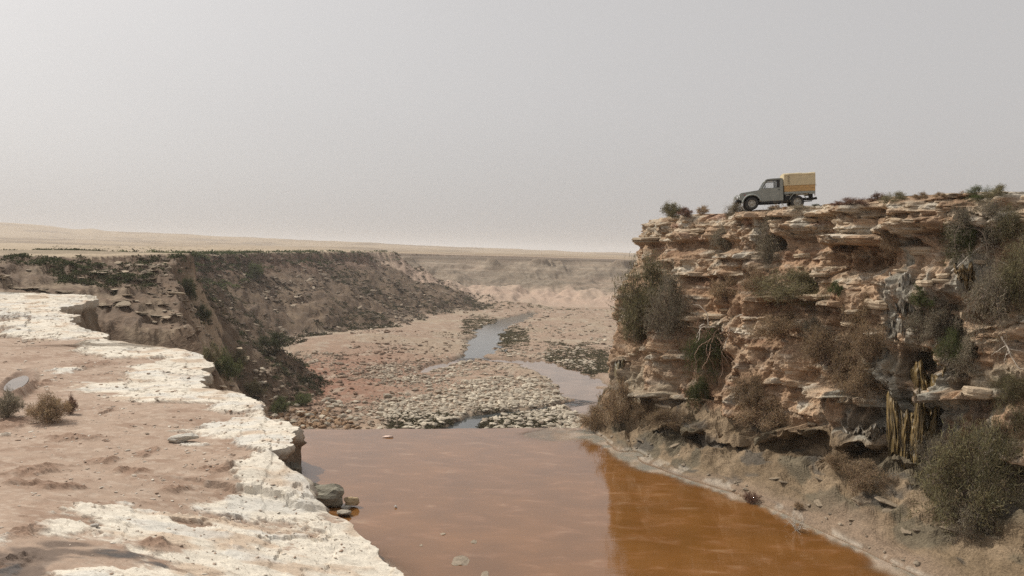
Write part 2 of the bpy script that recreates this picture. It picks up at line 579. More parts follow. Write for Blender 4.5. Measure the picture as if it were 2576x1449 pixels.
    # near spur: a stepped slope that falls to the right and breaks off along its nose
    rx_ = np.array([-63.0, -50.0, -43.0, -36.0]); ry_ = np.array([141.0, 115.0, 101.0, 88.0]); rz_ = np.array([9.2, 4.2, 1.4, -2.0])
    xr = np.interp(Y, ry_[::-1], rx_[::-1]) + 1.8 * fbm2(Y * .12, Y * 0, 3, 301); zr2 = np.interp(Y, ry_[::-1], rz_[::-1])
    ds = X - xr
    zs = np.where(ds < 0, zr2 - 0.17 * ds, zr2 - 1.7 * ds) + .9 * fbm2(X * .12 + .05 * Y, Y * .10, 3, 303) + .35 * ridge2(X * .30 + .1 * Y, Y * .10, 3, 304) - np.maximum(0, 93 - Y) * .9
    lay2 = zs / 1.5 + .35 * fbm2(X * .06, Y * .06, 3, 305); f2 = lay2 - np.floor(lay2)
    zs = zs + 0.6 * (sstep(.35, .55, f2) - f2) + .22 * fbm2(X * .9, Y * .9, 4, 306)
    zs = np.minimum(zs, 8.6 + .3 * fbm2(X * .1, Y * .1, 2, 307))
    zs = np.where((Y > 80) & (Y < 142), zs, -99)
    spur = (zs > z) * 1.0
    z = np.maximum(z, zs)
    plate = np.where(dw < 0, 1.0, 0.0)
    z = z + far * np.maximum(plate, sstep(700, 760, Y))
    z = z + plate * (0.5 * fbm2(X * .03, Y * .03, 3, 61) * sstep(0, 25, -dw))
    # colour ------------------------------------------------------
    c = np.zeros(X.shape + (3,))
    c[:] = (0.275, 0.195, 0.14)
    nA = fbm2(X * 0.05, Y * 0.05, 4, 71); nB = fbm2(X * 0.35, Y * 0.35, 4, 72)
    c = mixc(c, (0.29, 0.222, 0.158), sstep(-0.2, 0.5, nA))
    red = np.exp(-((X - hp(800, 955).x) / 26) ** 2 - ((Y - hp(800, 955).y) / 48) ** 2)
    c = mixc(c, (0.215, 0.108, 0.068), np.clip(1.2 * red * (0.9 + 0.5 * nB), 0, 1))
    c = mixc(c, (0.36, 0.305, 0.235), sstep(0.2, 0.9, nB) * 0.6)
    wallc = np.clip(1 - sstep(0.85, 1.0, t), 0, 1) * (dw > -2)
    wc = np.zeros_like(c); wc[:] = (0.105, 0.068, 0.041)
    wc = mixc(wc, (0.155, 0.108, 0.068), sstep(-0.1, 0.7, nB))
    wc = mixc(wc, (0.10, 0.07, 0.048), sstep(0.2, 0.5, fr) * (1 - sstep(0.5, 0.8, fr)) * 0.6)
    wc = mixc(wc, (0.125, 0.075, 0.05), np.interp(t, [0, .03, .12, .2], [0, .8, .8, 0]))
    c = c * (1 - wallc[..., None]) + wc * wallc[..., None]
    tal = np.clip((1 - tt) * 1.3, 0, 1) * ((Y > 46) & (Y < 98)) * (spur < .5)
    c = mixc(c, (0.25, 0.18, 0.12), tal * 0.8)
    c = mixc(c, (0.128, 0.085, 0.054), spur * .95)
    c = mixc(c, (0.27, 0.205, 0.14), spur * sstep(.25, .7, nB) * .6)
    c = mixc(c, (0.12, 0.085, 0.06), spur * sstep(.25, .42, f2) * (1 - sstep(.5, .6, f2)) * .5)
    c = mixc(c, (0.27, 0.195, 0.13), spur * sstep(.5, 3, ds))
    c = mixc(c, (0.35, 0.275, 0.19), plate)
    c = mixc(c, (0.23, 0.18, 0.12), plate * sstep(0.0, 0.6, nA) * (1 - sstep(200, 500, Y)))
    fwm = np.where((Y > 470) & (plate < .5), 1.0, 0)
    c = mixc(c, (0.34, 0.255, 0.19), fwm)
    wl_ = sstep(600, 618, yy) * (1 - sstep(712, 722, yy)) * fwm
    c = mixc(c, (0.195, 0.150, 0.108), wl_ * np.clip(0.72 + 0.55 * gul, 0, 1))  # gully light and dark painted into the colour; the wall itself lies in shade
    c = mixc(c, (0.30, 0.245, 0.185), wl_ * sstep(.1, .6, noise2(z * 1.1 + .02 * X, X * .01, 37)) * .55)
    c = mixc(c, (0.16, 0.13, 0.095), wl_ * sstep(.2, .6, noise2(z * .9 + 9, X * .012, 38)) * .55)
    c = mixc(c, (0.37, 0.265, 0.20), fwm * (1 - wl_) * (Y < 700) * sstep(0, .6, fbm2(X * .03, Y * .02, 3, 39)) * .7)
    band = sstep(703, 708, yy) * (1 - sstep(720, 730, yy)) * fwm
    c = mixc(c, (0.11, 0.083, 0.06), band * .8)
    c = mixc(c, (0.30, 0.228, 0.15), sstep(726, 760, yy) * (Y > 700))
    c = mixc(c, (0.17, 0.125, 0.085), sstep(-.1, 0.5, fbm2(X * .006, Y * .010, 5, 77)) * (Y > 700) * 0.75)
    wet = sstep(0.02, 0.3, rd)
    c = mixc(c, (0.13, 0.10, 0.07), wet * 0.75)
    return z, c, dict(spur=spur, dw=dw, t=t, rd=rd, tt=tt, plate=plate)


rowsY = 46.0 * np.exp(np.linspace(0, math.log(4200 / 46.0), 560))
rowsY = np.sort(np.concatenate([rowsY[rowsY < 900], np.exp(np.linspace(math.log(900), math.log(4500), 100)), np.linspace(596, 728, 100)]))
colsT = np.concatenate([np.linspace(-1.0, -0.74, 30)[:-1], np.linspace(-0.74, 0.24, 660), np.linspace(0.24, 1.0, 50)[1:]])
TX = rowsY[:, None] * colsT[None, :]
TY = np.repeat(rowsY[:, None], len(colsT), 1)
TZ, TC, TA = terrain(TX, TY)
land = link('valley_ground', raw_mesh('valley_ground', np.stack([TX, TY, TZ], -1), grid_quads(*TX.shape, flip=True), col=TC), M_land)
tag(land, 'dry river valley with brown slopes and pale plateau', 'ground', kind='structure')


def land_z(x, y):
    x = np.asarray(x, float); y = np.asarray(y, float)
    ri = np.interp(y, rowsY, np.arange(len(rowsY))); ci = np.interp(x / y, colsT, np.arange(len(colsT)))
    r0 = np.clip(ri.astype(int), 0, len(rowsY) - 2); c0 = np.clip(ci.astype(int), 0, len(colsT) - 2)
    fr, fc = ri - r0, ci - c0
    return ((TZ[r0, c0] * (1 - fc) + TZ[r0, c0 + 1] * fc) * (1 - fr) + (TZ[r0 + 1, c0] * (1 - fc) + TZ[r0 + 1, c0 + 1] * fc) * fr)


def land_attr(name, x, y):
    A = TA[name]
    ri = np.interp(y, rowsY, np.arange(len(rowsY))).round().astype(int); ci = np.interp(np.asarray(x) / y, colsT, np.arange(len(colsT))).round().astype(int)
    return A[ri, ci]


def on_land(px, py, start=47.0):
    """first point of the valley terrain along the pixel's ray"""
    d = ray(px, py)
    Y = start * np.exp(np.linspace(0, math.log(4300 / start), 3000))
    t = Y / d.y
    X = d.x * t; Z = EYE + d.z * t
    below = np.nonzero(Z < land_z(X, Y))[0]
    i = below[0] if len(below) else len(Y) - 1
    return Vector((X[i], Y[i], float(land_z(X[i], Y[i]))))


# river water lies in the carved channels
for k, (pts, wd) in RIV.items():
    L = np.concatenate([[0], np.cumsum(np.hypot(*np.diff(pts, axis=0).T))])
    n = max(8, int(L[-1] / 2))
    s_ = np.linspace(0, L[-1], n)
    cx, cy = np.interp(s_, L, pts[:, 0]), np.interp(s_, L, pts[:, 1])
    tx, ty = np.gradient(cx), np.gradient(cy)
    ln = np.hypot(tx, ty); nx, ny = -ty / ln, tx / ln
    w = np.interp(s_, L, wd) * 1.75
    o = np.linspace(-1, 1, 9)
    X = cx[:, None] + nx[:, None] * w[:, None] * o; Y = cy[:, None] + ny[:, None] * w[:, None] * o
    P = np.stack([X, Y, zfloor(Y) - 0.30], -1)
    ob = link('river_water', raw_mesh('river_water', P, grid_quads(n, 9, flip=False), smooth=False), M_brown_river if k in 'b' else M_river)
    lab = {'a': 'grey river reach winding between dark scrub banks', 'b': 'shallow pinkish river bend around the stony bar',
           'c': 'short greenish river reach just below the pool lip', 'd': 'small puddle on the stony bar beside the river bend'}[k]
    tag(ob, lab, 'water', kind='structure')
    for f in ob.data.polygons:
        if f.normal.z < 0:
            ob.data.flip_normals(); break

# ------------------------------------------------------------------ limestone terrace
def blobs(X, Y, items, z=1.7):
    """soft world-space patches given by the photo pixel of their middle and their pixel half sizes"""
    r = np.zeros(X.shape)
    for px, py, w, h in items:
        c = on_plane(px, py, z)
        for _ in range(6):
            c = on_plane(px, py, z + (.064 * max(0, c.y - 45) if z > 1 else 0))
        Yc = c.y
        rx = w * Yc / F; ry = h * Yc * Yc / (F * 8.3)
        r = np.maximum(r, np.exp(-((X - c.x - 0.0) / rx) ** 2 - ((Y - Yc) / ry) ** 2))
    return r


def edge_x(Y):
    x = np.interp(Y, EY, EX)
    return x + np.clip(Y / 40, .3, 1.6) * (0.30 * fbm2(Y * 0.9, Y * 0, 4, 101) + 0.10 * noise2(Y * 5.0, Y * 0, 106))


ty_rows = 13.0 * np.exp(np.linspace(0, math.log(91.5 / 13.0), 570))
nc = 400
ex = edge_x(ty_rows)
xl = -0.86 * ty_rows - 3.0
cs = np.linspace(0, 1, nc)
cs = 1 - (1 - cs) ** 1.25
GX = xl[:, None] + (ex - xl)[:, None] * cs[None, :]
GY = np.repeat(ty_rows[:, None], nc, 1)
EPTS = [(x, y) for x, y in zip(EX, EY)]


def terrace_z(X, Y):
    de, _, _ = seg_dist(X, Y, EPTS)
    ze = np.interp(Y, EY, EZ)
    zi = 1.75 + np.maximum(0, Y - 45) * 0.064
    z = ze + (zi - ze) * sstep(0, 9, de)
    # the upper bed ends in a low step that runs in from the pool edge
    a = on_plane(470, 1186, 1.6); b = on_plane(760, 1222, 1.5)
    line = a.y + (b.y - a.y) * (X - a.x) / (b.x - a.x)
    up = sstep(-0.05, 0.12, Y - line - 0.25 * fbm2(X * .8, Y * .8, 3, 120)) * sstep(a.x - 2, a.x + 2.5, X)
    z = z + 0.28 * (up - 1) * np.exp(-np.maximum(0, line - Y) / 6.0)
    white = white_mask(X, Y, de)
    # laminated beds: broken, stretched steps
    q = 0.30 * fbm2(X * 0.16 + 3, Y * 0.42, 4, 130) + 0.10 * fbm2(X * 0.8, Y * 2.0, 3, 131)
    k = np.clip(Y / 30, .6, 2.2) * 0.075
    lay = q / k
    fl = np.floor(lay); fr = lay - fl
    stp = (fl + sstep(0.88, 1.0, fr)) * k
    wpx = X + .25 * fbm2(X * .9, Y * .9, 3, 145); wpy = Y + .25 * fbm2(X * .9 + 7, Y * .9, 3, 146)
    sc1 = np.clip(Y / 30, .7, 2.5)
    a1, a2, a3, ox, oy, ed = vor2(wpx / (2.6 * sc1), wpy / (1.0 * sc1), 147)
    b1_, b2_, b3_, ox2, oy2, ed2 = vor2(wpx / (.75 * sc1), wpy / (.32 * sc1), 148)
    plate = sc1 * (.050 * a1 + .05 * a2 * ox + .09 * a3 * oy + np.where(b1_ > .1, .022 * b1_ + .035 * b3_ * oy2 + .02 * b2_ * ox2, 0))
    z = z + white * (.05 + 1.25 * plate + stp * 0.35 + 0.012 * fbm2(X * 5, Y * 9, 3, 132)) + (1 - white) * (0.06 * fbm2(X * .3, Y * .3, 3, 133) + 0.012 * fbm2(X * 2.5, Y * 2.5, 3, 134))
    clod = blobs(X, Y, CLODS)
    clod = sstep(0.25, 0.75, clod + 0.35 * fbm2(X * 1.3, Y * 2.2, 3, 136))
    z = z + clod * 0.16 * np.maximum(0, 0.35 + ridge2(X * 1.7, Y * 1.7, 4, 137) * 0.5)
    cp = on_plane(42, 958, 1.9); zp = 1.75 + .064 * max(0, cp.y - 45)
    al = math.atan2(cp.y, cp.x)
    pa = (X - cp.x) * math.cos(al) + (Y - cp.y) * math.sin(al); pb = -(X - cp.x) * math.sin(al) + (Y - cp.y) * math.cos(al)
    pud = np.exp(-(pa / 3.4) ** 2 - ((pb + .12 * pa) / .62) ** 2)
    z = z + (zp - z) * sstep(.02, .25, pud)
    z = z - 0.16 * sstep(0.3, 0.6, pud) + 0.10 * sstep(0.02, 0.12, pud) * (1 - sstep(0.2, 0.4, pud)) * (1 + fbm2(X, Y, 3, 140))
    z = z + 0.30 * blobs(X, Y, [(200, 1500, 230, 55)]) * (0.8 + .3 * fbm2(X, Y, 3, 141))
    return z, white, clod, de, pud


WHITES = [(560, 1300, 260, 90), (800, 1350, 240, 120), (350, 1270, 200, 40), (700, 1440, 300, 70), (230, 1455, 130, 35), (160, 1320, 60, 20),
          (600, 1215, 170, 25), (560, 1075, 120, 28), (480, 1105, 50, 10), (680, 1100, 110, 40), (680, 1170, 80, 35), (470, 985, 190, 26), (300, 965, 140, 13), (420, 920, 110, 26),
          (330, 880, 190, 14), (180, 835, 130, 14), (90, 775, 170, 28), (120, 745, 200, 14), (60, 820, 60, 8), (150, 925, 60, 7), (600, 1005, 60, 22), (840, 1290, 60, 40),
          (960, 1420, 80, 50)]
SANDS = [(250, 1150, 330, 70), (150, 1020, 200, 30), (450, 1040, 170, 13), (60, 900, 200, 26), (270, 900, 120, 8), (110, 870, 60, 8), (470, 1265, 60, 9), (420, 1345, 60, 12), (60, 1240, 140, 40), (170, 1375, 90, 14)]
CLODS = [(235, 910, 30, 7), (372, 1122, 22, 14), (95, 1165, 60, 22), (270, 1140, 40, 10), (60, 1335, 70, 22), (120, 1210, 90, 10), (440, 1192, 30, 7), (395, 1340, 45, 12),
         (35, 1050, 50, 22), (10, 985, 40, 18), (75, 965, 24, 22), (265, 1025, 12, 7), (20, 1420, 60, 30), (330, 1160, 40, 9), (180, 1090, 60, 9), (545, 1160, 40, 6)]
_wm = {}


def white_mask(X, Y, de):
    w = blobs(X, Y, WHITES); s = blobs(X, Y, SANDS)
    n = 0.30 * fbm2(X * 0.35, Y * 0.7, 4, 150) + 0.14 * fbm2(X * 2.0, Y * 4.0, 3, 151)
    near = np.exp(-de / np.clip(Y / 22, 0.8, 3.0))
    n = n + .09 * fbm2(X * 7, Y * 12, 3, 152)
    v = w - 0.85 * s + n + 0.55 * near
    return sstep(0.27, 0.50, v)


GZ, GW, GK, GD, GP = terrace_z(GX, GY)
n1 = fbm2(GX * 0.5, GY * 0.9, 4, 160); n2 = fbm2(GX * 3, GY * 5, 3, 161)
tc = np.zeros(GX.shape + (3,)); tc[:] = (0.335, 0.245, 0.183)
tc = mixc(tc, (0.275, 0.188, 0.135), sstep(0.0, 0.7, n1))
tc = mixc(tc, (0.41, 0.325, 0.255), sstep(0.1, 0.8, n2) * 0.7)
wcol = np.zeros_like(tc); wcol[:] = (0.62, 0.565, 0.475)
wcol = mixc(wcol, (0.47, 0.365, 0.27), sstep(0.05, 0.8, fbm2(GX * 0.6, GY * 1.3, 5, 162)) * 0.85)
wcol = mixc(wcol, (0.53, 0.51, 0.465), sstep(0.2, 0.7, fbm2(GX * 0.4 + 9, GY * 0.8, 3, 163)) * 0.7)
tc = tc * (1 - GW[..., None]) + wcol * GW[..., None]
tc = mixc(tc, (0.25, 0.16, 0.11), GK * 0.8)
mud = blobs(GX, GY, [(60, 1400, 150, 40), (250, 1385, 110, 14), (20, 1449, 90, 50), (150, 1365, 90, 12)])
tc = mixc(tc, (0.15, 0.11, 0.085), sstep(0.30, 0.7, mud + 0.25 * n1 + 0.15 * n2))
dk = blobs(GX, GY, [(290, 1383, 80, 11), (390, 1395, 45, 8), (30, 1440, 50, 20)])
tc = mixc(tc, (0.075, 0.07, 0.068), sstep(0.45, 0.85, dk + 0.3 * n2) * 0.85)
tc = mixc(tc, (0.22, 0.15, 0.11), sstep(0.03, 0.3, GP) * .8)
terrace = link('limestone_terrace', raw_mesh('limestone_terrace', np.stack([GX, GY, GZ], -1), grid_quads(*GX.shape, flip=True), col=tc, smooth=False), M_terrace)
tag(terrace, 'pale flaky limestone terrace with pink sand above the pool', 'ground', kind='structure')


def terr_z(x, y):
    x = np.asarray(x, float); y = np.asarray(y, float)
    ri = np.interp(y, ty_rows, np.arange(len(ty_rows))); r0 = np.clip(ri.round().astype(int), 0, len(ty_rows) - 1)
    f = np.clip((x - xl[r0]) / (ex[r0] - xl[r0]), 0, 1)
    ci = np.clip(np.interp(f, cs, np.arange(nc)).round().astype(int), 0, nc - 1)
    return GZ[r0, ci]


def on_terrace(px, py):
    p = on_plane(px, py, 1.7)
    for _ in range(8):
        p = on_plane(px, py, float(terr_z(p.x, p.y)))
    return p


# broken edge of the terrace: bedded face with an undercut
er = np.arange(0, len(ty_rows))
px_ = np.concatenate([[GX[i, -1]] for i in er]); py_ = ty_rows; pz_ = GZ[:, -1]
s_l = np.concatenate([[0], np.cumsum(np.hypot(np.diff(px_), np.diff(py_)))])
s_n = np.concatenate([np.linspace(a, b, max(1, int((b - a) / np.clip(ty_rows[i] / 400, .05, .25))), endpoint=False) for i, (a, b) in enumerate(zip(s_l[:-1], s_l[1:]))])
qx, qy, qz = np.interp(s_n, s_l, px_), np.interp(s_n, s_l, py_), np.interp(s_n, s_l, pz_)
kx = np.interp(s_n, s_l, np.convolve(np.pad(px_, 20, 'edge'), np.ones(41) / 41, 'valid'))
tx, ty = np.gradient(kx), np.gradient(qy)
ln = np.hypot(tx, ty) + 1e-9
nx, ny = ty / ln, -tx / ln
depth = np.array([0, .05, .12, .2, .3, .4, .5, .62, .75, .9, 1.1, 1.3, 1.6, 2.0, 2.6, 3.6, 5.0, 8.0])
pro = np.array([0, .03, .04, .02, 0, -.10, -.35, -.5, -.45, -.5, -.3, -.35, -.1, .1, .4, .9, 1.6, 3.0])
Z = qz[:, None] - depth[None, :] * np.clip(qy / 34, .55, 1.6)[:, None]
und = np.clip(0.55 + 0.9 * fbm2(s_n * 0.35, s_n * 0, 3, 170), 0.0, 1.6)
und = np.where(qy < 26, und * 0.3, und)
off = np.where(pro[None, :] < 0, pro[None, :] * und[:, None], pro[None, :])
off = off + np.clip(depth * 3, 0, 1)[None, :] * (0.10 * fbm2(s_n[:, None] * 2.0, Z * 5.0, 3, 171) + 0.25 * fbm2(s_n[:, None] * .6, Z * 1.4, 2, 172))
lam = np.clip(depth * 6, 0, 1)[None, :] * 0.09 * noise2(s_n[:, None] * 0.8, Z * 11.0, 173)
off = off + lam
SX = qx[:, None] + nx[:, None] * off; SY = qy[:, None] + ny[:, None] * off
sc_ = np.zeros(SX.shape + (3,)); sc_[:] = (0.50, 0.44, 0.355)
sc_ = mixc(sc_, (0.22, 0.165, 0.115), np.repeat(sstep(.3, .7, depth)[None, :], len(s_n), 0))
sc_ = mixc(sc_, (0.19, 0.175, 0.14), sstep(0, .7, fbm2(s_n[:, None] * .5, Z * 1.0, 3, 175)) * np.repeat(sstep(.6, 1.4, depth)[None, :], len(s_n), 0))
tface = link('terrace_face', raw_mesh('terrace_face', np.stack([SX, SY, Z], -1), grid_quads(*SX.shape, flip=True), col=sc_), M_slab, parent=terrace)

# puddle in the rut on the terrace
pc = on_plane(42, 958, 1.9)
pc.z = 1.75 + .064 * max(0, pc.y - 45) - .16
a = np.linspace(0, 2 * math.pi, 28, endpoint=False)
pal = math.atan2(pc.y, pc.x); pa_, pb_ = 3.0 * np.sin(a), .52 * np.cos(a) - .12 * 3.0 * np.sin(a)
pv = np.stack([pc.x + pa_ * math.cos(pal) - pb_ * math.sin(pal), pc.y + pa_ * math.sin(pal) + pb_ * math.cos(pal), np.full(28, pc.z + 0.12)], -1)
pv = np.concatenate([[[pc.x, pc.y, pc.z + 0.12]], pv])
puddle = link('puddle', raw_mesh('puddle', pv, tris=[[0, i + 1, (i + 1) % 28 + 1] for i in range(28)], smooth=False), M_puddle)
tag(puddle, 'narrow puddle in a muddy rut on the terrace', 'water', kind='structure')

# ------------------------------------------------------------------ right-hand cliff
B_pts = np.array([(16.2, 13), (14.4, 19.5), (12.6, 24.4), (11.5, 27.4), (9.9, 31.2), (7.4, 34.6), (5.4, 38.0), (4.3, 42.0), (4.3, 45.2), (5.6, 50.0), (8.8, 55.5), (14, 60)])
T_pts = np.array([(27, 13.0), (23.6, 21.5), (20.2, 30), (16.7, 35.3), (14.0, 39.6), (12.4, 43.6), (11.4, 47.6), (10.7, 51.0), (10.4, 53.2), (10.8, 55.2), (12.6, 58.5), (17, 62)])
BF = np.array([.58, .58, .58, .58, .56, .52, .42, .28, .18, .15, .12, .12])
ZB = np.array([2.6, 2.6, 2.6, 2.5, 2.2, 1.8, 1.4, 1.1, 0.8, 0.5, 0, 0])
ZT = np.array([12.6, 12.65, 12.75, 12.8, 12.65, 12.6, 12.6, 12.6, 12.55, 12.4, 12.2, 12.0])


def catmull(P, n_per=24):
    P = np.asarray(P, float)
    if P.ndim == 1: P = P[:, None]
    Q = np.vstack([2 * P[0] - P[1], P, 2 * P[-1] - P[-2]])
    out = []
    for i in range(1, len(Q) - 2):
        t = np.linspace(0, 1, n_per, endpoint=False)[:, None]
        a, b, c, d = Q[i - 1], Q[i], Q[i + 1], Q[i + 2]
        out.append(0.5 * (2 * b + (c - a) * t + (2 * a - 5 * b + 4 * c - d) * t * t + (3 * b - a - 3 * c + d) * t ** 3))
    out.append(P[-1:])
    return np.vstack(out)


cB, cT, cBF, cZB, cZT = catmull(B_pts), catmull(T_pts), catmull(BF)[:, 0], catmull(ZB)[:, 0], catmull(ZT)[:, 0]
mid = (cB + cT) / 2
cl = np.concatenate([[0], np.cumsum(np.hypot(*np.diff(mid, axis=0).T))])
NU = 870
l_s = np.linspace(0, cl[-1], NU)
iB = np.stack([np.interp(l_s, cl, cB[:, k]) for k in (0, 1)], -1)
iT = np.stack([np.interp(l_s, cl, cT[:, k]) for k in (0, 1)], -1)
iBF, iZB, iZT = (np.interp(l_s, cl, a) for a in (cBF, cZB, cZT))
tg = np.gradient((iB + iT) / 2, axis=0)
tg /= np.linalg.norm(tg, axis=1)[:, None]
nrm = np.stack([-tg[:, 1], tg[:, 0]], -1)               # outward, towards the pool
qa = np.array([-18, -14, -10, -7, -5, -3.5, -2.4, -1.6, -1.0, -0.6, -0.35])
qb = np.linspace(0, 1, 64)
qc = np.linspace(0, 1, 214)[1:]
NV = len(qa) + len(qb) + len(qc)
S = np.zeros((NU, NV)); Zc = np.zeros((NU, NV)); QC = np.zeros((NU, NV)); QB = np.zeros((NU, NV))
na, nb = len(qa), len(qb)
S[:, :na] = qa[None, :] * 0.03 - 0.02
Zc[:, :na] = qa[None, :]
S[:, na:na + nb] = iBF[:, None] * qb
Zc[:, na:na + nb] = -0.3 + (iZB + 0.3)[:, None] * np.interp(qb, [0, .08, .30, .42, 1], [0, .12, .20, .34, 1])[None, :]
QB[:, na:na + nb] = qb; QB[:, na + nb:] = 1
S[:, na + nb:] = iBF[:, None] + (1 - iBF)[:, None] * (0.8 * qc + 0.2 * qc ** 3)
Zc[:, na + nb:] = iZB[:, None] + (iZT - iZB)[:, None] * qc
QC[:, na + nb:] = qc
PX = iB[:, 0:1] + (iT - iB)[:, 0:1] * S
PY = iB[:, 1:2] + (iT - iB)[:, 1:2] * S
Lc = np.repeat(l_s[:, None], NV, 1)
# ray test against the undisplaced face, to turn pixels into (distance along, height)
su, sv = 6, 4
b_idx_u = np.arange(0, NU, su); b_idx_v = np.arange(na, NV, sv)
bv = np.stack([PX, PY, Zc], -1)[np.ix_(b_idx_u, b_idx_v)]
base_bvh = BVHTree.FromPolygons(bv.reshape(-1, 3).tolist(), grid_quads(len(b_idx_u), len(b_idx_v)).tolist())


def cliff_lz(px, py):
    h = base_bvh.ray_cast(Vector((0, 0, EYE)), ray(px, py))
    if h[0] is None:
        return None
    i, j = divmod(h[2], len(b_idx_v) - 1)
    return float(l_s[b_idx_u[i]] + 0.5 * su * (l_s[1] - l_s[0])), h[0].z


face = sstep(0.0, 0.05, QC)
O = np.zeros((NU, NV))
O += face * (0.75 * fbm2(Lc * 0.17, Zc * 0.10, 3, 201) + 0.40 * fbm2(Lc * 0.50, Zc * 0.09, 3, 202) + 0.42 * fbm3(Lc * 0.55, Zc * 0.42, 0 * Lc, 3, 204) + 0.30 * fbm2(Lc * 1.4, Zc * 1.3, 4, 207) + 0.10 * ridge2(Lc * 2.2, Zc * 1.5, 3, 208) + 0.05 * fbm2(Lc * 5.5, Zc * 4.0, 3, 209))
# beds that come and go along the face
zb = Zc + 0.035 * Lc + 0.22 * fbm2(Lc * 0.12, Zc * 0, 3, 211) + 0.06 * fbm2(Lc * 1.1, Zc * 0, 2, 212)
h1 = noise2(zb * 1.05, Lc * 0.06, 213); h2 = noise2(zb * 2.6, Lc * 0.13, 214); h3 = noise2(zb * 6.5, Lc * 0.22, 215)
m1 = sstep(-0.35, 0.35, fbm2(Lc * 0.22, zb * 0.3, 3, 216)); m2 = sstep(-0.2, 0.4, fbm2(Lc * 0.5, zb * 0.6, 3, 217))
hard = sstep(0.05, 0.22, h1) * m1
hard2 = sstep(0.10, 0.25, h2) * m2
hard3 = sstep(0.0, 0.2, h3)
cap = sstep(0.845, 0.865, QC + 0.012 * fbm2(Lc * .35, Zc * 0, 3, 218))
O += face * (0.20 * hard + 0.13 * hard2 + 0.02 * hard3 * (0.3 + 0.7 * m2))
O += cap * (0.30 + 0.07 * hard3 + 0.10 * hard2 - 0.35 * sstep(0.55, 0.9, np.abs(noise2(Lc * 0.75 + 1.5 * np.floor(zb * 2.2), Zc * 0, 219))))
O -= 0.28 * sstep(0.78, 0.80, QC) * (1 - sstep(0.84, 0.86, QC)) * (0.5 + 0.5 * m1)
# jointed blocks of two sizes
q1, q2, q3, ux_, uy_, e1 = vor2(Lc / 1.4 + .3 * fbm2(Lc * .5, zb * .5, 2, 223), zb / .80, 221)
r1, r2, r3, vx_, vy_, e2 = vor2(Lc / .48 + .2 * fbm2(Lc, zb, 2, 224), zb / .33, 222)
blk = np.clip(np.maximum(np.maximum(hard, hard2), cap) * 1.0 + .35 * m2 + .15, 0, 1)
O += face * blk * (0.17 * q1 + .12 * q2 * ux_ + .10 * q3 * uy_ + 0.075 * r1 + .06 * r2 * vx_)
O -= face * blk * (.08 * (1 - sstep(.0, .08, e1)) + .035 * (1 - sstep(0, .10, e2)))
# blocky joints
jn = np.abs(noise2(Lc * 1.6 + 3.7 * np.floor(zb * 2.6), Zc * 0, 220))
O -= face * 0.16 * (1 - sstep(0.02, 0.09, jn)) * np.maximum(np.maximum(hard, hard2), cap)
ledge = np.zeros((NU, NV)); cave = np.zeros((NU, NV))


def add_ledge(x0, y0, x1, y1, thick, out, under=1.0):
    global O, ledge, cave
    a, b = cliff_lz(x0, y0), cliff_lz(x1, y1)
    if a is None or b is None: return
    la, lb = a[0], b[0]
    if la == lb: return
    f = (Lc - la) / (lb - la)
    zl = a[1] + (b[1] - a[1]) * np.clip(f, 0, 1) + 0.10 * fbm2(Lc * 0.9, Lc * 0, 3, int(x0))
    wob = np.clip(0.75 + 0.6 * fbm2(Lc * 0.8, Lc * 0, 3, int(x0 + y0)), .15, 1.4)
    lm = sstep(-0.06, 0.08, f) * (1 - sstep(0.92, 1.06, f))
    prof = sstep(-thick * .5 - .07, -thick * .5, Zc - zl) * (1 - sstep(thick * .35, thick * .6, Zc - zl))
    O += lm * prof * out * wob
    ledge = np.maximum(ledge, lm * prof)
    below = sstep(-thick * .5 - under, -thick * .5 - under * .55, Zc - zl) * (1 - sstep(-thick * .5 - .09, -thick * .5, Zc - zl))
    O -= lm * below * out * 0.42 * wob
    cave = np.maximum(cave, lm * below)


def add_cave(px, py, w, h, deep):
    global O, cave
    c = cliff_lz(px, py)
    if c is None: return
    rx, rz = w * 0.0195, h * 0.0195
    g = ((Lc - c[0]) / rx) ** 2 + ((Zc - c[1]) / rz) ** 2 + 0.35 * fbm2(Lc * 1.5, Zc * 1.5, 3, int(px))
    k = 1 - sstep(0.45, 1.0, g)
    O -= k * deep
    cave = np.maximum(cave, k)


for a_ in [(1615, 600, 1700, 612, .30, 0.75, 1.2), (1640, 556, 1780, 548, .35, .45, .5), (1860, 545, 2010, 535, .3, .5, .5), (2020, 540, 2200, 520, .3, .5, .5), (2200, 520, 2576, 500, .35, .45, .5),
           (2070, 604, 2330, 598, .42, 1.15, 1.9), (2250, 572, 2420, 560, .5, .6, .6), (1890, 752, 2060, 748, .22, .75, .8), (2060, 760, 2130, 770, .2, .7, .7),
           (1700, 808, 1790, 800, .22, .6, .5), (1940, 958, 2130, 985, .28, .8, .8), (2120, 1000, 2260, 1030, .3, .55, .7), (1650, 898, 1760, 902, .25, .6, .6), (1600, 985, 1720, 1000, .25, .6, .7),
           (1640, 1070, 1790, 1085, .3, .9, .5), (1780, 1100, 1900, 1095, .25, .8, .6), (1930, 1082, 2240, 1100, .45, 1.0, 1.1), (2360, 1000, 2576, 985, .3, .7, .7), (2470, 860, 2576, 840, .3, .6, .6),
           (1560, 905, 1600, 900, .25, .5, .6), (1745, 690, 1850, 688, .22, .5, .4), (1790, 640, 1900, 645, .25, .5, .5)]:
    add_ledge(*a_)
for a_ in [(2030, 1130, 130, 34, 0.9), (2320, 925, 45, 45, 1.1), (2185, 645, 55, 40, .7), (2300, 650, 60, 45, .7), (2440, 1340, 70, 30, .5), (1720, 1120, 60, 22, .6), (2490, 795, 25, 22, .8), (2190, 1150, 40, 30, .7), (1800, 930, 60, 60, .5), (2280, 1215, 60, 20, .6)]:
    add_cave(*a_)
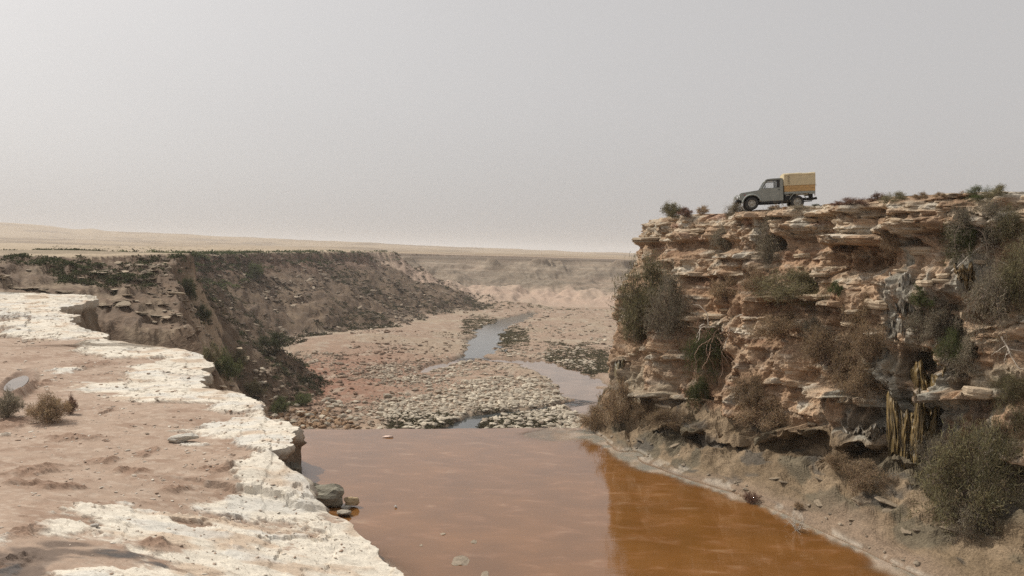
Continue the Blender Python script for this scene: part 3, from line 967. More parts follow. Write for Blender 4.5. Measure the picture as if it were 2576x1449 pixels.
# dripping mineral flutes in the damp part of the face
damp_c = [(2280, 760, 45, 170), (2330, 1000, 130, 190), (2200, 1080, 110, 90), (2420, 700, 60, 70), (2130, 1000, 90, 60), (2460, 1080, 90, 70), (1700, 1080, 90, 30), (1555, 960, 40, 40)]
damp = np.zeros((NU, NV))
for px, py, w, h in damp_c:
    c = cliff_lz(px, py)
    if c: damp = np.maximum(damp, np.exp(-((Lc - c[0]) / (w * .02)) ** 2 - ((Zc - c[1]) / (h * .02)) ** 2))
damp = sstep(.25, .75, damp + 0.25 * fbm2(Lc * .8, Zc * .5, 3, 230))
O += face * damp * (0.22 * np.abs(fbm2(Lc * 3.4, Zc * 0.55, 3, 231)) + 0.10 * np.abs(fbm2(Lc * 8, Zc * 1.5, 2, 232)))
O *= np.clip(0.35 + 0.65 * QB, 0, 1) * (QB > 0.0)
# talus bank: bumps and slanting beds
Zc2 = Zc + (QB * (1 - sstep(.0, .10, QC))) * sstep(0, .14, QB) * (0.40 * fbm2(Lc * .5, S * 12, 3, 240) + 0.26 * sstep(.2, .5, QB) * ridge2(Lc * 1.0 + 9 * S, S * 14 - .2 * Lc, 4, 241) + 0.08 * np.floor(3 * fbm2(Lc * .7 + 6 * S, S * 9 - .3 * Lc, 3, 242)) / 2)
top_round = sstep(0.965, 1.0, QC)
O -= top_round * 0.25
CX = PX + nrm[:, 0:1] * O; CY = PY + nrm[:, 1:2] * O
# colour of the beds
cc = np.zeros((NU, NV, 3)); cc[:] = (0.305, 0.198, 0.122)
nb1 = fbm2(Lc * .35, Zc * .6, 4, 250); nb2 = fbm2(Lc * 1.5, Zc * 3.0, 4, 251); nb3 = fbm2(Lc * 5, Zc * 8, 3, 252)
cc = mixc(cc, (0.36, 0.25, 0.163), sstep(-.2, .6, nb1))
cc = mixc(cc, (0.205, 0.118, 0.072), sstep(.1, .7, nb2) * .7)
pale = np.clip(np.maximum(np.maximum(hard * .8, hard2 * .75), np.maximum(cap * .8, ledge)) + .25 * hard3, 0, 1) * face
cc = mixc(cc, (0.42, 0.335, 0.24), pale * sstep(-.7, .3, nb2 + .3 * nb3))
cc = mixc(cc, (0.47, 0.415, 0.335), sstep(.25, .7, nb2) * pale)
cc = cc * (1 + face * (.16 * q2 + .12 * r3))[..., None]
cc = mixc(cc, (0.34, 0.205, 0.145), sstep(.2, .7, fbm2(Lc * .4 + 8, Zc * 1.2, 3, 253)) * cap * .7)
grey = sstep(.2, .75, fbm2(Lc * .22 + 4, Zc * .35, 3, 254) + 1.1 * sstep(5.5, 1.5, Zc) - .55)
cc = mixc(cc, (0.30, 0.26, 0.19), grey * .75 * face)
cc = mixc(cc, (0.295, 0.27, 0.22), damp * sstep(-.3, .4, fbm2(Lc * 2.2, Zc * .7, 3, 255)))
cc = mixc(cc, (0.13, 0.10, 0.07), damp * sstep(.35, .8, fbm2(Lc * 2.8, Zc * .35, 3, 256)) * .8)
bank = (QB > 0) * (1 - sstep(0, .04, QC))
bc = np.zeros_like(cc); bc[:] = (0.172, 0.124, 0.076)
bc = mixc(bc, (0.128, 0.104, 0.069), sstep(-.1, .5, fbm2(Lc * .45, S * 9, 4, 260)))
bc = mixc(bc, (0.225, 0.165, 0.105), sstep(.1, .6, fbm2(Lc * .8 + 5, S * 14, 4, 261)))
bc = mixc(bc, (0.085, 0.075, 0.062), sstep(.35, .75, fbm2(Lc * .6 + 15, S * 20, 4, 262)) * .8)
sand = (1 - sstep(.18, .42, QB + .10 * nb1)) * sstep(8, 14, Lc)
bc = mixc(bc, (0.235, 0.168, 0.118), sand * .8)
salt = np.exp(-((Zc2 - 0.05) / .045) ** 2) * sstep(0, .5, nb2 + .2)
bc = mixc(bc, (0.45, 0.40, 0.33), salt * .5)
cc = cc * (1 - bank[..., None]) + bc * bank[..., None]
cliff_me = raw_mesh('cliff', np.stack([CX, CY, Zc2], -1), grid_quads(NU, NV, flip=False), col=cc, smooth=False)
cliff = link('cliff', cliff_me, M_cliff)
tag(cliff, 'bedded ochre cliff rising from the pool below the vehicle', 'cliff', kind='structure')
if cliff_me.polygons[(NU // 2) * (NV - 1) + NV - 60].normal.dot(Vector((-1, -.4, 0))) < 0:
    cliff_me.flip_normals()
sub_u, sub_v = np.arange(0, NU, 2), np.arange(na, NV, 2)
cv = np.stack([CX, CY, Zc2], -1)[np.ix_(sub_u, sub_v)]
cliff_bvh = BVHTree.FromPolygons(cv.reshape(-1, 3).tolist(), grid_quads(len(sub_u), len(sub_v)).tolist())

# plateau on top of the cliff
ins = np.concatenate([[0, .15, .4, .8, 1.3, 2, 3], np.linspace(4, 60, 40)])
pu = np.arange(0, NU, 3)
ru = np.stack([CX[pu, -1], CY[pu, -1], Zc2[pu, -1]], -1)
di = np.array([0.995, 0.10])
UX = ru[:, 0:1] + di[0] * ins; UY = ru[:, 1:2] + di[1] * ins
bump = np.clip(ins, 0, 1.0)[None, :] * (0.07 * fbm2(UX * 1.2, UY * 1.2, 3, 270)) + 0.05 * np.clip(ins / 2, 0, 1)[None, :]
UZ = ru[:, 2:3] + bump + 0.02 * np.maximum(0, ins - 8)[None, :]
uc = np.zeros(UX.shape + (3,)); uc[:] = (0.40, 0.31, 0.215)
uc = mixc(uc, (0.30, 0.22, 0.145), sstep(0, .6, fbm2(UX * .8, UY * .8, 3, 271)))
pl = link('cliff_top', raw_mesh('cliff_top', np.stack([UX, UY, UZ], -1), grid_quads(*UX.shape), col=uc), M_terrace)
tag(pl, 'flat stony cliff top that carries the vehicle', 'ground', kind='structure')
if pl.data.polygons[100].normal.z < 0:
    pl.data.flip_normals()
top_bvh = BVHTree.FromPolygons(np.stack([UX, UY, UZ], -1).reshape(-1, 3).tolist(), grid_quads(*UX.shape).tolist())

# ------------------------------------------------------------------ pool: bed, lip and water
lip0, lip1 = on_plane(700, 1081, 0), on_plane(1462, 1076, 0)


def lip_y(x):
    return lip0.y + (lip1.y - lip0.y) * (x - lip0.x) / (lip1.x - lip0.x) + 0.10 * fbm2(x * .8, x * 0, 3, 280) + 0.05 * noise2(x * 5, x * 0, 284)


gx = np.linspace(-16, 18, 150)
fy = np.linspace(0, 1, 130)
WX = np.repeat(gx[:, None], len(fy), 1)
ly = lip_y(gx)
WY = 9.0 + (ly[:, None] - 9.0) * fy
bl = [tuple(p) for p in B_pts]
dr, sr, _ = seg_dist(WX, WY, bl)
sgn = np.where(sr > 0, -1, 1)
dr = np.maximum(dr * np.where(WX > np.interp(WY, B_pts[:, 1], B_pts[:, 0]), -1, 1), -1)
dl, sl, _ = seg_dist(WX, WY, EPTS)
dl = np.maximum(dl * np.where(WX > np.interp(WY, EY, EX), 1, -1), -1)
nz = fbm2(WX * .5, WY * .5, 4, 285)
dep = 0.55 * (1 - np.exp(-np.maximum(dr + .5 * nz, 0) / 1.6)) * (1 - 0.9 * np.exp(-np.maximum(dl, 0) / np.interp(WY, [20, 27, 32], [2.6, 1.9, .9]))) + 0.06 * nz
dep = np.where(dr < 0.0, -0.02, dep)
lipd = np.clip((ly[:, None] - WY), 0, 5)
pale_sh = np.exp(-((WX - on_plane(1400, 1092, 0).x) / 2.6) ** 2 - ((WY - on_plane(1400, 1092, 0).y) / 2.2) ** 2)
dep = dep * (1 - 0.92 * sstep(.25, .8, pale_sh + .2 * nz))
dep = np.maximum(dep, 0.015)
opaque = np.clip(1 - np.exp(-dep / 0.075), 0.12, 1)
stn = blobs(WX, WY, [(960, 1360, 30, 45), (1060, 1380, 70, 16), (1330, 1118, 50, 9)], z=0)
water = link('pool_water', raw_mesh('pool_water', np.stack([WX, WY, 0 * WX], -1), grid_quads(*WX.shape, flip=False), attrs={'opaque': opaque}), M_pool)
tag(water, 'silty pink and orange pool at the head of the gorge', 'water', kind='structure')
if water.data.polygons[0].normal.z < 0:
    water.data.flip_normals()
bz = -dep - 0.01
lip_rows = [(0.02, -0.06), (0.06, -0.4), (-0.25, -1.2), (0.05, -3), (-0.5, -6), (0.2, -11), (0.6, -17.5)]
BX = np.concatenate([WX] + [gx[:, None]] * len(lip_rows), 1)
BY = np.concatenate([WY] + [(ly + o)[:, None] for o, _ in lip_rows], 1)
BZ = np.concatenate([bz] + [np.full((len(gx), 1), zz) for _, zz in lip_rows], 1)
bcol = np.zeros(BX.shape + (3,)); bcol[:] = (0.34, 0.27, 0.195)
bcol = mixc(bcol, (0.25, 0.24, 0.20), sstep(-.1, .5, fbm2(BX * .6, BY * .6, 4, 290)))
bcol = mixc(bcol, (0.42, 0.345, 0.27), sstep(.1, .6, fbm2(BX * 1.6, BY * 2.6, 4, 291)))
bed = link('pool_bed', raw_mesh('pool_bed', np.stack([BX, BY, BZ], -1), grid_quads(*BX.shape, flip=False), col=bcol), M_terrace)
tag(bed, 'pale rock bed and lip of the pool', 'ground', kind='structure')
if bed.data.polygons[0].normal.z < 0:
    bed.data.flip_normals()
#@@OBJECTS
# ------------------------------------------------------------------ shape makers
ICO_V = None


def ico(sub):
    import bmesh
    bm = bmesh.new()
    bmesh.ops.create_icosphere(bm, subdivisions=sub, radius=1.0)
    V = np.array([v.co[:] for v in bm.verts]); T = np.array([[v.index for v in f.verts] for f in bm.faces])
    bm.free()
    return V, T


I1, I2, I3 = ico(1), ico(2), ico(3)


def stone_shape(seed, base=I1, flat=0.6, rough=0.3, facet=0.55):
    """angular block: a ball cut by random planes and roughened"""
    r = np.random.default_rng(seed)
    V, T = base
    V = V.copy()
    for _ in range(9):
        n = r.normal(size=3); n /= np.linalg.norm(n)
        d = r.uniform(facet, 0.9)
        k = V @ n
        V = V - np.where(k > d, k - d, 0)[:, None] * n
    V *= (1 + rough * 0.5 * fbm3(V[:, 0] * 2, V[:, 1] * 2, V[:, 2] * 2 + seed, 3, seed))[:, None]
    V *= np.array([1.0, r.uniform(.65, .95), flat])
    return V, T


def slab_shape(seed, n=11, thick=0.22):
    """broken bed of limestone: flat top and bottom, ragged laminated rim"""
    r = np.random.default_rng(seed)
    a = np.sort((np.arange(n) + r.uniform(-.32, .32, n)) / n * 2 * math.pi)
    rad = r.uniform(.72, 1.08, n)
    x, y = np.cos(a) * rad, np.sin(a) * rad * r.uniform(.55, .8)
    rings = []
    for z, k, j in ((-.5, .80, .05), (-.28, .98, .07), (-.10, .92, .05), (.12, 1.03, .06), (.38, .97, .05), (.5, .88, .03)):
        jj = 1 + r.uniform(-j, j, n)
        rings.append(np.stack([x * k * jj, y * k * jj, z * thick + r.uniform(-.03, .03, n) * thick], -1))
    V = np.concatenate(rings + [[[0, 0, -.5 * thick]], [[0, 0, .53 * thick]]])
    Q = []; T = []
    for k in range(5):
        for i in range(n):
            j = (i + 1) % n
            T.append((k * n + i, k * n + j, k * n + n + j)); T.append((k * n + i, k * n + n + j, k * n + n + i))
    for i in range(n):
        j = (i + 1) % n
        T.append((6 * n, j, i)); T.append((6 * n + 1, 5 * n + i, 5 * n + j))
    return V, np.array(T)


def rot_mats(rz, tx, ty):
    cz, sz, cx, sx, cy, sy = np.cos(rz), np.sin(rz), np.cos(tx), np.sin(tx), np.cos(ty), np.sin(ty)
    o, z1 = np.ones_like(rz), np.zeros_like(rz)
    Rz = np.stack([cz, -sz, z1, sz, cz, z1, z1, z1, o], -1).reshape(-1, 3, 3)
    Rx = np.stack([o, z1, z1, z1, cx, -sx, z1, sx, cx], -1).reshape(-1, 3, 3)
    Ry = np.stack([cy, z1, sy, z1, o, z1, -sy, z1, cy], -1).reshape(-1, 3, 3)
    return Ry @ Rx @ Rz


def merged(name, shapes, which, pos, scale, rz, tx, ty, col, mat, smooth=False, quads=False, vcols=None):
    Vs, Ts, Cs = [], [], []
    off = 0
    Rm = rot_mats(rz, tx, ty)
    for k, (V, T) in enumerate(shapes):
        m = np.nonzero(which == k)[0]
        if not len(m): continue
        P = np.einsum('nij,nvj->nvi', Rm[m], V[None] * scale[m][:, None, :]) + pos[m][:, None, :]
        Vs.append(P.reshape(-1, 3))
        Ts.append((T[None] + (np.arange(len(m)) * len(V))[:, None, None] + off).reshape(-1, T.shape[1]))
        c = np.repeat(col[m][:, None, :], len(V), 1)
        if vcols is not None:
            c = c * vcols[k][None]
        Cs.append(c.reshape(-1, 3))
        off += len(m) * len(V)
    T = np.concatenate(Ts)
    me = raw_mesh(name, np.concatenate(Vs), T if quads else None, None if quads else T, np.concatenate(Cs), smooth)
    return link(name, me, mat)


def tube(path, radii, sides=6):
    path = np.asarray(path, float); radii = np.broadcast_to(np.asarray(radii, float), (len(path),))
    t = np.gradient(path, axis=0); t /= np.linalg.norm(t, axis=1)[:, None] + 1e-12
    ref = np.where(np.abs(t[:, 2:3]) > .9, np.array([[1., 0, 0]]), np.array([[0., 0, 1]]))
    a = np.cross(t, ref); a /= np.linalg.norm(a, axis=1)[:, None] + 1e-12
    b = np.cross(t, a)
    th = np.linspace(0, 2 * math.pi, sides, endpoint=False)
    P = path[:, None] + radii[:, None, None] * (a[:, None] * np.cos(th)[None, :, None] + b[:, None] * np.sin(th)[None, :, None])
    n = len(path)
    i = np.arange(n - 1)[:, None] * sides + np.arange(sides)[None]
    j = np.arange(n - 1)[:, None] * sides + (np.arange(sides)[None] + 1) % sides
    Q = np.stack([i, j, j + sides, i + sides], -1).reshape(-1, 4)
    return P.reshape(-1, 3), Q


def join(parts):
    Vs, Qs, o = [], [], 0
    for V, Q in parts:
        Vs.append(V); Qs.append(np.asarray(Q) + o); o += len(V)
    return np.concatenate(Vs), np.concatenate(Qs)


def ribbons(p, d, length, width, r, curl=0.25):
    """thin bent blades: p start, d direction; two quads each"""
    n = len(p)
    d = d / (np.linalg.norm(d, axis=1)[:, None] + 1e-9)
    s = np.cross(d, r.normal(size=(n, 3))); s /= np.linalg.norm(s, axis=1)[:, None] + 1e-9
    up = np.cross(s, d)
    L, W = length[:, None], width[:, None]
    m = p + d * L * .55 + up * L * curl * r.uniform(-.5, .5, (n, 1))
    e = p + d * L + up * L * curl * r.uniform(-1, 1, (n, 1))
    V = np.stack([p - s * W * .35, p + s * W * .35, m + s * W * .5, m - s * W * .5, e + s * W * .12, e - s * W * .12], 1)
    b = np.arange(n)[:, None] * 6
    Q = np.concatenate([b + np.array([[0, 1, 2, 3]]), b + np.array([[3, 2, 4, 5]])])
    return V.reshape(-1, 3), Q


def bush_meshes(seed, stems=16, subs=14, leaves=5000, llen=.12, lw=.014, low=.15, height=1.0, droop=0.0, name='shrub', clump=.16, stem_r=.018):
    """unit bush: radius 1, height `height`; returns (branch mesh, foliage mesh)"""
    r = np.random.default_rng(seed)
    parts = []; ends = []; dirs = []
    for i in range(stems):
        az = r.uniform(0, 2 * math.pi); el = math.asin(r.uniform(low, 1.0))
        R = r.uniform(.62, 1.02)
        e = np.array([math.cos(az) * math.cos(el) * R, math.sin(az) * math.cos(el) * R, math.sin(el) * R * height])
        b = np.array([r.normal() * .06, r.normal() * .06, 0])
        t = np.linspace(0, 1, 6)[:, None]
        bend = r.normal(size=3) * .10
        path = b + (e - b) * t + bend * np.sin(t * math.pi) + np.array([0, 0, 1]) * (.12 * np.sin(t * math.pi) - droop * t * t)
        parts.append(tube(path, np.linspace(stem_r, stem_r * .3, 6), 4))
        for j in range(subs):
            tt = r.uniform(.3, 1.0)
            p = np.array([np.interp(tt, t[:, 0], path[:, k]) for k in range(3)])
            dv = (e - b) * .45 + r.normal(size=3) * .42
            dv[2] += .15 - droop * .5
            ln = r.uniform(.15, .38)
            dv = dv / np.linalg.norm(dv) * ln
            q = np.stack([p, p + dv * .5 + r.normal(size=3) * .03, p + dv])
            parts.append(tube(q, [stem_r * .38, stem_r * .25, stem_r * .12], 3))
            for f in (.35, .65, 1.0):
                ends.append(p + dv * f); dirs.append(dv)
    ends = np.array(ends); dirs = np.array(dirs)
    V, Q = join(parts)
    wood = raw_mesh(name + '_branches', V, Q, smooth=True)
    k = r.integers(0, len(ends), leaves)
    p = ends[k] + r.normal(size=(leaves, 3)) * clump * np.array([1, 1, .8]) * .55
    dn = dirs[k] / (np.linalg.norm(dirs[k], axis=1)[:, None])
    d = dn * .8 + r.normal(size=(leaves, 3)) * .75 + np.array([0, 0, .25 - droop])
    V, Q = ribbons(p, d, r.uniform(.5, 1.3, leaves) * llen, r.uniform(.7, 1.4, leaves) * lw, r)
    cl = r.uniform(.62, 1.30, len(ends))[k] * r.uniform(.75, 1.25, leaves)
    tint = np.stack([cl * r.uniform(.92, 1.08, leaves), cl, cl * r.uniform(.85, 1.1, leaves)], -1) * .72
    fol = raw_mesh(name + '_foliage', V, Q, col=np.repeat(tint, 6, 0), smooth=False)
    wood.materials.append(M_bark); fol.materials.append(L_grey)
    return wood, fol


def small_bush(seed, leaves=60, llen=.40, lw=.16):
    r = np.random.default_rng(seed)
    a = r.uniform(0, 2 * math.pi, leaves); el = np.arcsin(r.uniform(.0, 1.0, leaves)); R = r.uniform(.35, .85, leaves) ** .6
    lob = 1 + .3 * np.sin(a * 3 + seed) + .2 * np.sin(a * 5 + 2 * seed)
    p = np.stack([np.cos(a) * np.cos(el) * R * lob, np.sin(a) * np.cos(el) * R * lob, np.sin(el) * R * .85], -1)
    d = p + r.normal(size=(leaves, 3)) * .5 + np.array([0, 0, .3])
    V, Q = ribbons(p - .12 * d, d, r.uniform(.5, 1.2, leaves) * llen, r.uniform(.6, 1.4, leaves) * lw, r)
    c = r.uniform(.55, 1.25, leaves) * .8
    return V, Q, np.repeat(np.stack([c, c, c], -1), 6, 0)


BIG = [bush_meshes(300 + i, stems=20, subs=15, leaves=10000, llen=.075, lw=.011, low=-.25, droop=.05) for i in range(2)]
HANG = [bush_meshes(320 + i, stems=20, subs=14, leaves=10000, llen=.085, lw=.010, low=-.5, droop=.45) for i in range(2)]
FEATH = [bush_meshes(340, stems=14, subs=12, leaves=6000, llen=.08, lw=.014, low=-.2, droop=.25)]
MED = [bush_meshes(350 + i, stems=14, subs=9, leaves=4000, llen=.12, lw=.018, low=0.05) for i in range(3)]
TUFT = [bush_meshes(360 + i, stems=34, subs=7, leaves=4500, llen=.15, lw=.013, low=.30, clump=.10, stem_r=.012) for i in range(2)]


def put_bush(variants, i, loc, w, h, mat, name, label, cat='shrub', group=None, tilt=None, wood=None):
    """w, h in metres (full width, height)"""
    root = empty(name, loc)
    wo, fo = variants[i % len(variants)]
    rz = random.uniform(0, 6.28)
    for nm, me in (('branches', wo), ('foliage', fo)):
        o = link(nm, me, parent=root)
        o.rotation_euler = (0, 0, rz)
        if nm == 'foliage': own_material(o, mat)
        elif wood is not None: own_material(o, wood)
    root.scale = (w / 2, w / 2, h)
    if tilt: root.rotation_euler = tilt
    tag(root, label, cat, group)
    return root


def cliff_hit(px, py, both=True):
    d = ray(px, py); o = Vector((0, 0, EYE))
    a = cliff_bvh.ray_cast(o, d); b = top_bvh.ray_cast(o, d)
    c = [h for h in (a, b) if h[0] is not None]
    if not c: return None
    h = min(c, key=lambda k: k[3])
    n = h[1] if h[1].dot(d) < 0 else -h[1]
    return h[0], n


# ------------------------------------------------------------------ slabs and blocks broken out of the cliff
SLABS = [raw_mesh('rock_slab', *(lambda s: (s[0], None, s[1]))(slab_shape(400 + i, 11, [.16, .22, .28, .20, .34, .26][i])), smooth=False,
                  col=np.tile([[.41, .325, .23]], (68, 1))) for i in range(6)]
BLOCKS = []
for i in range(5):
    V, T = stone_shape(430 + i, I2, flat=.62, rough=.22, facet=.5)
    BLOCKS.append(raw_mesh('rock_block', V, None, T, np.tile([[.35, .265, .18]], (len(V), 1)), smooth=False))
M_slab_brown = rock_material('brown_limestone_slab', s1=3.5, s2=15.0, amt=0.30, bump=0.6, bdist=0.04, random_amt=0.3, aniso=2.5)


def darken(m, k):
    """darker bedrock: same stone, scaled tint"""
    for n_ in m.node_tree.nodes:
        if n_.type == 'MAP_RANGE' and abs(n_.inputs['From Min'].default_value - .65) < 1e-4:
            n_.inputs['To Min'].default_value *= k; n_.inputs['To Max'].default_value *= k


M_slab_dark = rock_material('bank_bedrock', s1=3.5, s2=15.0, amt=0.30, bump=0.6, bdist=0.04, random_amt=0.25, aniso=2.5)
darken(M_slab_dark, .55)
darken(M_slab_brown, .75)


def put_slab(me, name, loc, ax, size, thick, parent, tilt=.06):
    o = link(name, me, M_slab, parent=parent)
    o.location = loc
    o.rotation_euler = (random.gauss(0, tilt), random.gauss(0, tilt), ax)
    o.scale = (size, size * random.uniform(.8, 1.2), thick)
    return o


r5 = np.random.default_rng(55)
count = 0
for k in range(900):
    if count >= 45: break
    px, py = r5.uniform(1560, 2576), r5.uniform(505, 1120)
    h = cliff_hit(px, py)
    if h is None: continue
    p, n = h
    if abs(n.z) > .75 or p.z < 1.6 or p.z > 12.5: continue
    if fbm2(np.array([p.y * .35]), np.array([p.z * 1.4]), 3, 500)[0] < (-.35 if p.z > 11 else .02): continue
    ax = math.atan2(n.x, -n.y)
    big = r5.uniform(0, 1) ** 2
    sz = .28 + .62 * big
    put_slab(SLABS[r5.integers(0, 6)], 'rock_slab', p - Vector((n.x, n.y, 0)) * sz * .30, ax + r5.normal() * .25, sz, r5.uniform(.7, 1.3) * (.35 + sz * .9), cliff)
    count += 1
# ledges and blocks breaking through the bank
count = 0
for k in range(400):
    if count >= 16: break
    t = r5.uniform(0, 1)
    px, py = lerp(1560, 2560, t), lerp(1110, 1330, t) + r5.uniform(-40, 70)
    h = cliff_hit(px, py)
    if h is None or not (.35 < h[0].z < 2.6): continue
    p, n = h
    sz = r5.uniform(.2, .7)
    o = put_slab(SLABS[r5.integers(0, 6)], 'rock_slab', p - Vector((0, 0, sz * .16)), math.atan2(n.x, -n.y) + .5 + r5.normal() * .3, sz, sz * r5.uniform(.5, 1.0), cliff, .22)
    own_material(o, M_slab_dark)
    count += 1
# cap blocks along the rim
for k in range(70):
    i = int(r5.uniform(.06, .93) * NU)
    j = NV - 1 - int(r5.uniform(6, 26))
    sz = r5.uniform(.25, .6)
    me = BLOCKS[r5.integers(0, 5)] if k % 3 else SLABS[r5.integers(0, 6)]
    o = put_slab(me, 'rock_block' if k % 3 else 'rock_slab', (CX[i, j] - nrm[i, 0] * sz * .35, CY[i, j] - nrm[i, 1] * sz * .35, Zc2[i, j]),
                 math.atan2(nrm[i, 0], -nrm[i, 1]), sz, sz * (.55 if k % 3 else 1.5), cliff, .05)
# the jutting pink slab at the cliff's nose
h = cliff_hit(1640, 605)
if h:
    put_slab(SLABS[2], 'rock_slab', at_depth(1628, 604, h[0].y), .25, 1.1, 1.2, cliff, .03)

# ------------------------------------------------------------------ dripstone curtains
def drip_column(x, y, ztop, length, rad, seed):
    r = np.random.default_rng(seed)
    n = 14
    t = np.linspace(0, 1, n)
    path = np.stack([x + .05 * np.cumsum(r.normal(size=n)) * .5, y + .04 * np.cumsum(r.normal(size=n)) * .5, ztop - length * t], -1)
    rr = rad * (1.0 + .25 * np.sin(t * 9 + seed) - .55 * t ** 3) * np.clip(t * 6 + .35, 0, 1)
    rr[-1] *= .05
    V, Q = tube(path, rr, 9)
    V[:, :2] += .035 * np.stack([noise3(V[:, 0] * 9, V[:, 1] * 9, V[:, 2] * 2.0, 5), noise3(V[:, 0] * 9, V[:, 1] * 9, V[:, 2] * 2, 6)], -1)
    return V, Q


def drip_curtain(tiers, label, seed, tint):
    """fluted mineral sheets that cling to the rock, one mesh for each tier"""
    root = None
    for ti, (px0, px1, py0, py1, lean, out) in enumerate(tiers):
        nu, nv = max(16, int((px1 - px0) * .9)), max(14, int((py1 - py0) * .45))
        us = np.linspace(0, 1, nu)
        D = []
        for u in us:
            ds_ = [h[0].y for h in (cliff_hit(lerp(px0, px1, u), y) for y in np.linspace(py0 + 2, py1 - 4, 7)) if h]
            D.append(np.percentile(ds_, 45) if ds_ else np.nan)
        D = np.array(D)
        if np.isnan(D).all(): continue
        D = np.where(np.isnan(D), np.nanmedian(D), D)
        D = np.convolve(np.pad(np.array(D), 6, 'edge'), np.ones(13) / 13, 'valid')
        sd = seed * 13 + ti
        rag = 1 - .45 * np.abs(fbm2(us * 7, us * 0, 3, sd)) - .25 * np.abs(2 * us - 1) ** 3
        rag_top = .22 * fbm2(us * 6, us * 0, 2, sd + 5)
        V = np.zeros((nu, nv, 3)); C = np.zeros((nu, nv, 3))
        vv = np.linspace(0, 1, nv)
        edge = np.sin(np.pi * us) ** .6
        fl = np.abs(fbm2((us * (px1 - px0) / 11)[:, None] + .5 * fbm2(us[:, None] * 3, vv[None] * 2.5, 2, sd + 3), vv[None] * 2.2, 3, sd + 1))
        fl2 = fbm2((us * (px1 - px0) / 3.5)[:, None], vv[None] * 4, 2, sd + 2)
        fat = np.clip(vv * 5, 0, 1) * (1 - .35 * vv ** 4)
        bul = (out * edge[:, None] * fat[None] + .20 * (.45 - fl) * edge[:, None] + .05 * fl2) - .55 * (1 - edge)[:, None] - .25 * (vv[None] < .02)
        for i in range(nu):
            for j in range(nv):
                v = rag_top[i] * (1 - vv[j]) + vv[j] * rag[i]
                V[i, j] = at_depth(lerp(px0, px1, us[i]) , lerp(py0, py1, v), D[i] - bul[i, j] - lean * vv[j])
        C[:] = np.array(tint)
        C *= np.clip(1 + .9 * (.35 - fl) + .25 * fl2, .35, 1.7)[..., None]
        if root is None:
            base = V[nu // 2, -1]
            root = empty('dripstone_curtain', tuple(base))
            tag(root, label, 'rock formation', 'dripstone curtains on the cliff')
        V = V - np.array(root.location)
        back = V[:, -1:, :] + np.array([.25, .45, .05])            # lower lip folds back to the rock
        V = np.concatenate([V, back], 1); C = np.concatenate([C, C[:, -1:] * .6], 1)
        link('curtain_tier', raw_mesh('curtain_tier', V, grid_quads(nu, nv + 1), col=C), M_drip, parent=root)


drip_curtain([(2300, 2388, 868, 925, .0, .10), (2278, 2384, 925, 1060, .20, .20), (2230, 2358, 1020, 1225, .40, .28)],
             'tall wet golden-brown dripstone curtain beside the big grey-green shrub', 71, (.155, .108, .045))
drip_curtain([(2398, 2464, 668, 738, .1, .14)], 'small ochre dripstone fringe under tangled dead branches', 72, (.125, .082, .034))
drip_curtain([(2236, 2312, 700, 800, .15, .0), (2212, 2304, 780, 860, .1, .02)], 'pale grey dripstone trail below the big overhanging slab', 73, (.165, .148, .118))
drip_curtain([(2120, 2236, 1078, 1128, .1, .10)], 'grey dripping rock fringe above the low dark overhang', 74, (.15, .125, .092))
drip_curtain([(1540, 1572, 905, 965, .0, .12)], 'mossy dripping knob on the nose of the cliff', 75, (.17, .14, .085))

# ------------------------------------------------------------------ shrubs on the cliff
def cb(px, py, w, h, variants, mat, name, label, group=None, base=.35, out=.1, up=0.0, cat='shrub', tilt=None):
    hit = cliff_hit(px, py + h * base)
    if hit is None:
        hit = cliff_hit(px + w * .3, py + h * base)
        if hit is None: return
    p, n = hit
    d = p.y
    return put_bush(variants, random.randint(0, 9), p + Vector((n.x, n.y, 0)) * out + Vector((0, 0, up)), w * d / F, h * d / F * .95, mat, name, label, cat, group, tilt)


G_top = 'dry shrubs along the cliff top'
G_face = 'dry brown bushes hanging on the cliff face'
cb(1630, 750, 165, 185, BIG, L_olive, 'cliff_bush', 'large olive-green bush on the nose of the cliff', out=.2)
cb(1598, 800, 80, 130, BIG, L_olive, 'cliff_bush', 'olive side of bush hanging over the outer edge of the cliff nose', out=.1)
cb(1700, 775, 130, 170, BIG, L_grey, 'cliff_bush', 'big dry grey bush beside the olive bush on cliff nose', out=.3)
cb(1670, 528, 72, 40, MED, L_olive, 'rim_shrub', 'dark rounded shrub on the cliff top near its outer corner', base=.45)
cb(1722, 535, 46, 22, MED, L_mauve, 'rim_shrub', 'low reddish shrub on the cliff rim near its outer corner', base=.45)
cb(1768, 530, 40, 20, MED, L_brown, 'rim_shrub', 'low brown shrub on the cliff rim between corner and vehicle', base=.45)
cb(1843, 522, 62, 46, BIG, L_grey, 'rim_shrub', 'dry grey shrub in front of the vehicle bumper', base=.4, out=.25)
cb(1945, 523, 34, 14, MED, L_brown, 'rim_shrub', 'tiny dry shrub under the vehicle between its wheels', base=.4)
cb(2008, 524, 46, 13, MED, L_grey, 'rim_shrub', 'dry shrub hiding the rear wheel bottom', base=.3, out=.3)
cb(1826, 580, 92, 82, HANG, L_grey, 'cliff_bush', 'grey bush hanging below the front wheel', out=.2)
cb(1962, 592, 115, 150, HANG, L_grey, 'cliff_bush', 'dense dark grey bush hanging below the rear wheel', base=.1, out=.35)
cb(1935, 640, 70, 90, HANG, L_grey, 'cliff_bush', 'grey trailing bush lower left of the dense dark hanging bush', base=.1, out=.2)
cb(1990, 722, 190, 80, BIG, L_olive, 'cliff_bush', 'wide olive-brown bush on the long middle ledge', out=.35)
cb(1900, 700, 70, 60, BIG, L_brown, 'cliff_bush', 'brown bush left of wide olive bush on the middle ledge', out=.2)
